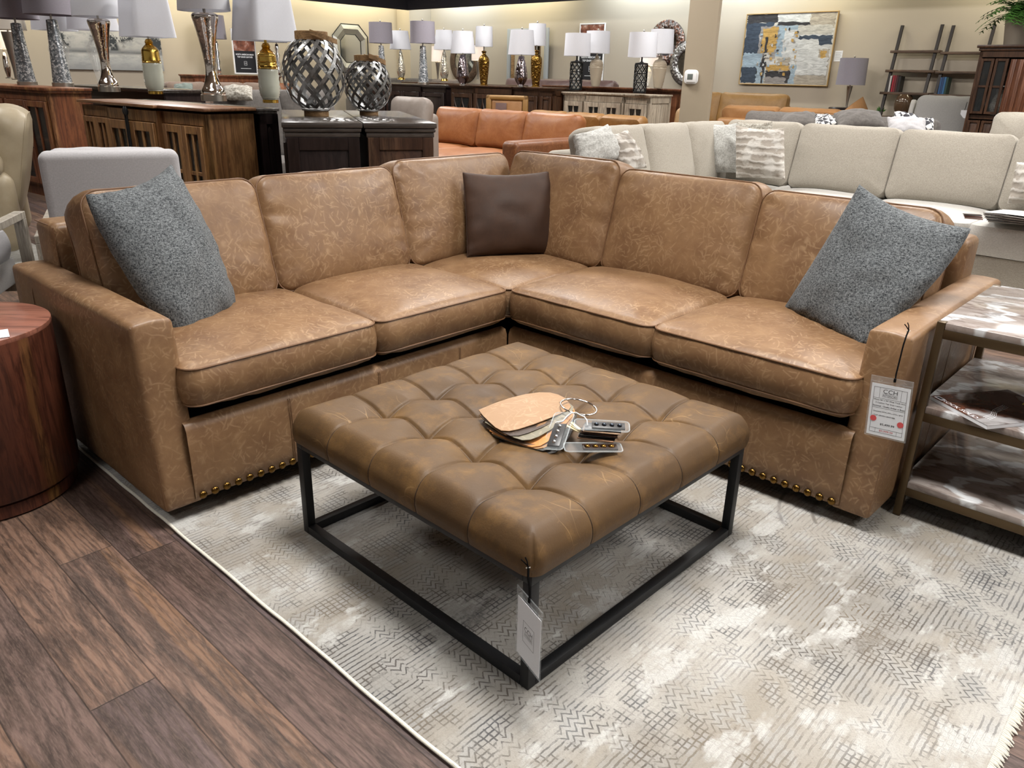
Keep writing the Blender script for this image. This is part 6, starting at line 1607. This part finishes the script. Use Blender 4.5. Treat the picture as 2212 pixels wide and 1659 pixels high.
for k, (x, kind) in enumerate(((.10, 0), (.23, 1))):
    b = Vector((Pd.x, Pd.y, .965 if k else .965)) + AX * x + BX * .2
    v_ = thing('display_vase', ('small dark vase inside the display cabinet', 'pale twisted ornament inside the display cabinet')[k], 'ornament', b)
    g = G(); g.lathe(smoothp([(.04, 0), (.07, .08), (.05, .17), (.03, .22), (.045, .26)]), 18); g.obj('vase_body', M['blackplastic'] if k == 0 else M['speck'], v_, 60)
fp = aty(2192, 93, 9.2); fp = Vector((fp.x, fp.y, Hd)); s = pxs(fp)
fern = thing('potted_fern', 'bushy green fern in a taupe pot on top of the display cabinet', 'plant', fp)
g = G(); g.lathe([(.10, 0), (.105, .01), (.145, .30), (.15, .32), (.135, .32), (.12, .27), (.001, .26)], 28); g.obj('pot', M['pot'], fern, 50)
g = G(); rr = random.Random(11)
for k in range(95):
    a = rr.uniform(0, 2 * pi); L_f = rr.uniform(.22, .50); up_ = rr.uniform(.35, 1.25); pts = []; p = Vector((0.02 * cos(a), .02 * sin(a), .29)); d = Vector((cos(a) * cos(up_), sin(a) * cos(up_), sin(up_)))
    n_ = 10
    for i in range(n_ + 1):
        pts.append(p.copy()); p += d * (L_f / n_); d = (d + Vector((cos(a) * .05, sin(a) * .05, -.15 - .05 * (L_f > .35)))).normalized()
    g.tube(pts, .002, 4)
    for i in range(1, n_):
        t_ = (pts[i + 1] - pts[i]).normalized(); sd = t_.cross(Vector((0, 0, 1))); 
        if sd.length < .01: continue
        sd.normalize(); l = .05 * sin(pi * (i + .5) / (n_ + 1)) ** .6 + .012
        for sg in (-1, 1):
            q0 = pts[i]; tip = q0 + sd * sg * l + t_ * l * .45 + Vector((0, 0, -.008)); w_ = t_ * .010
            g.add([q0 - w_, q0 + w_, tip + w_ * .3, tip - w_ * .3], [(0, 1, 2, 3)])
g.obj('fronds', M['leaf'], fern, 0)
# beige chair back at the right edge
q_ = aty(2262, 272, 6.3)
bc = soft_sofa('oatmeal upholstered chair back at the right edge behind the linen sectional', q_ + BX * .15, PHI, .9, .7, aty(2200, 250, 6.3).z, .62, .46, 1, M['linen'], 'armchair', 'chair', armw=.10)
# pale rug behind the end table
g = G(); g.box(-1.3, 1.3, -.8, .1, .0005, .008); q_ = atz(2210, 745, 0)
rg = g.obj('ivory_rug', fabric('ivory_shag_rug', 'bdbab2', 'e2dfd8', 60, .95), None, 0); rg.location = (q_.x + .55, q_.y + .45, 0); rg.rotation_euler = (0, 0, PHI); tag(rg, 'ivory rug on the floor beyond the marble end table', 'rug')
# ------------------------------------------------------------------ far left and far centre seating, only tops in view
q_ = aty(380, 182, 10.6)
soft_sofa('long brown fabric sofa with a green pillow in front of the left wall', q_ + BX * .55, PHI + pi / 2, 2.0, .95, q_.z + .01, .74, .55, 3, M['brownf'], armw=.2)
pil_px('throw_pillow', 'sage green pillow on the brown fabric sofa', ((376, 184), (416, 181), (418, 208), (376, 207)), (9.9, 9.9, 9.7, 9.7), M['greenf'], 3, .06, .04)
pil_px('throw_pillow', 'speckled cream lumbar pillow behind the black sideboard', ((482, 188), (545, 189), (546, 216), (484, 213)), (7.4, 7.4, 7.2, 7.2), M['speck'], 4, .06, .04)
q_ = aty(580, 198, 7.9)
soft_sofa('grey fabric sofa behind the black sideboard under the speckled pillow', q_ - BX * .05, PHI + pi / 2, 1.5, .85, q_.z, .66, .5, 2, M['charcoal'], armw=.16)
q_ = aty(566, 182, 13.2)
soft_sofa('small cognac leather sofa by the left wall under the leather sign', q_, PHI + pi / 2, 1.3, .9, q_.z, .68, .5, 1, M['saddle'], armw=.16)
q_ = w1(520, 163, .75)
cabinet('reddish carved wood sideboard against the left wall under the leather sign', Vector((q_.x, q_.y, q_.z)) + BX * .75, PHI + pi / 2, 1.6, .45, q_.z, M['redacacia'], M['redacacia'], [(.5, 'glass', 2, 0), (.5, 'glass', 2, 0)], rows=1)
lamp('stack', 'stacked silver diamond lamp with grey shade beside the leather sign', 474, 161, Y=q_.y, hb=70, sb=46, st=42, sh=46, shade='shadeg')
lamp('stack', 'stacked silver diamond lamp partly hidden by the brass and glass lamp', 603, 166, Y=q_.y, hb=68, sb=46, st=42, sh=46, shade='shadeg')
q_ = w2(900, 175, 0); 
for k, (lab, u, v_, W_, mt_, off) in enumerate((('grey leather sofa along the back wall behind the espresso sideboard', 925, 174, 2.8, 'charcoal', 1.3), ('plum brown leather sofa along the back wall left of the pillar', 1225, 176, 2.7, 'plum', 1.1))):
    P_ = w2(u, v_, off); soft_sofa(lab, P_, PHI, W_, .95, P_.z + .01, .8, .6, 3 if W_ > 2 else 2, M[mt_], armw=.2, cr=.06)
q_ = aty(1505, 255, 8.2)
soft_sofa('tan armchair half hidden behind the beige pillar', q_ , PHI + radians(10), .52, .7, aty(1475, 236, 8.2).z, .6, .46, 1, M['tanl'], 'armchair', 'chair', armw=.14)
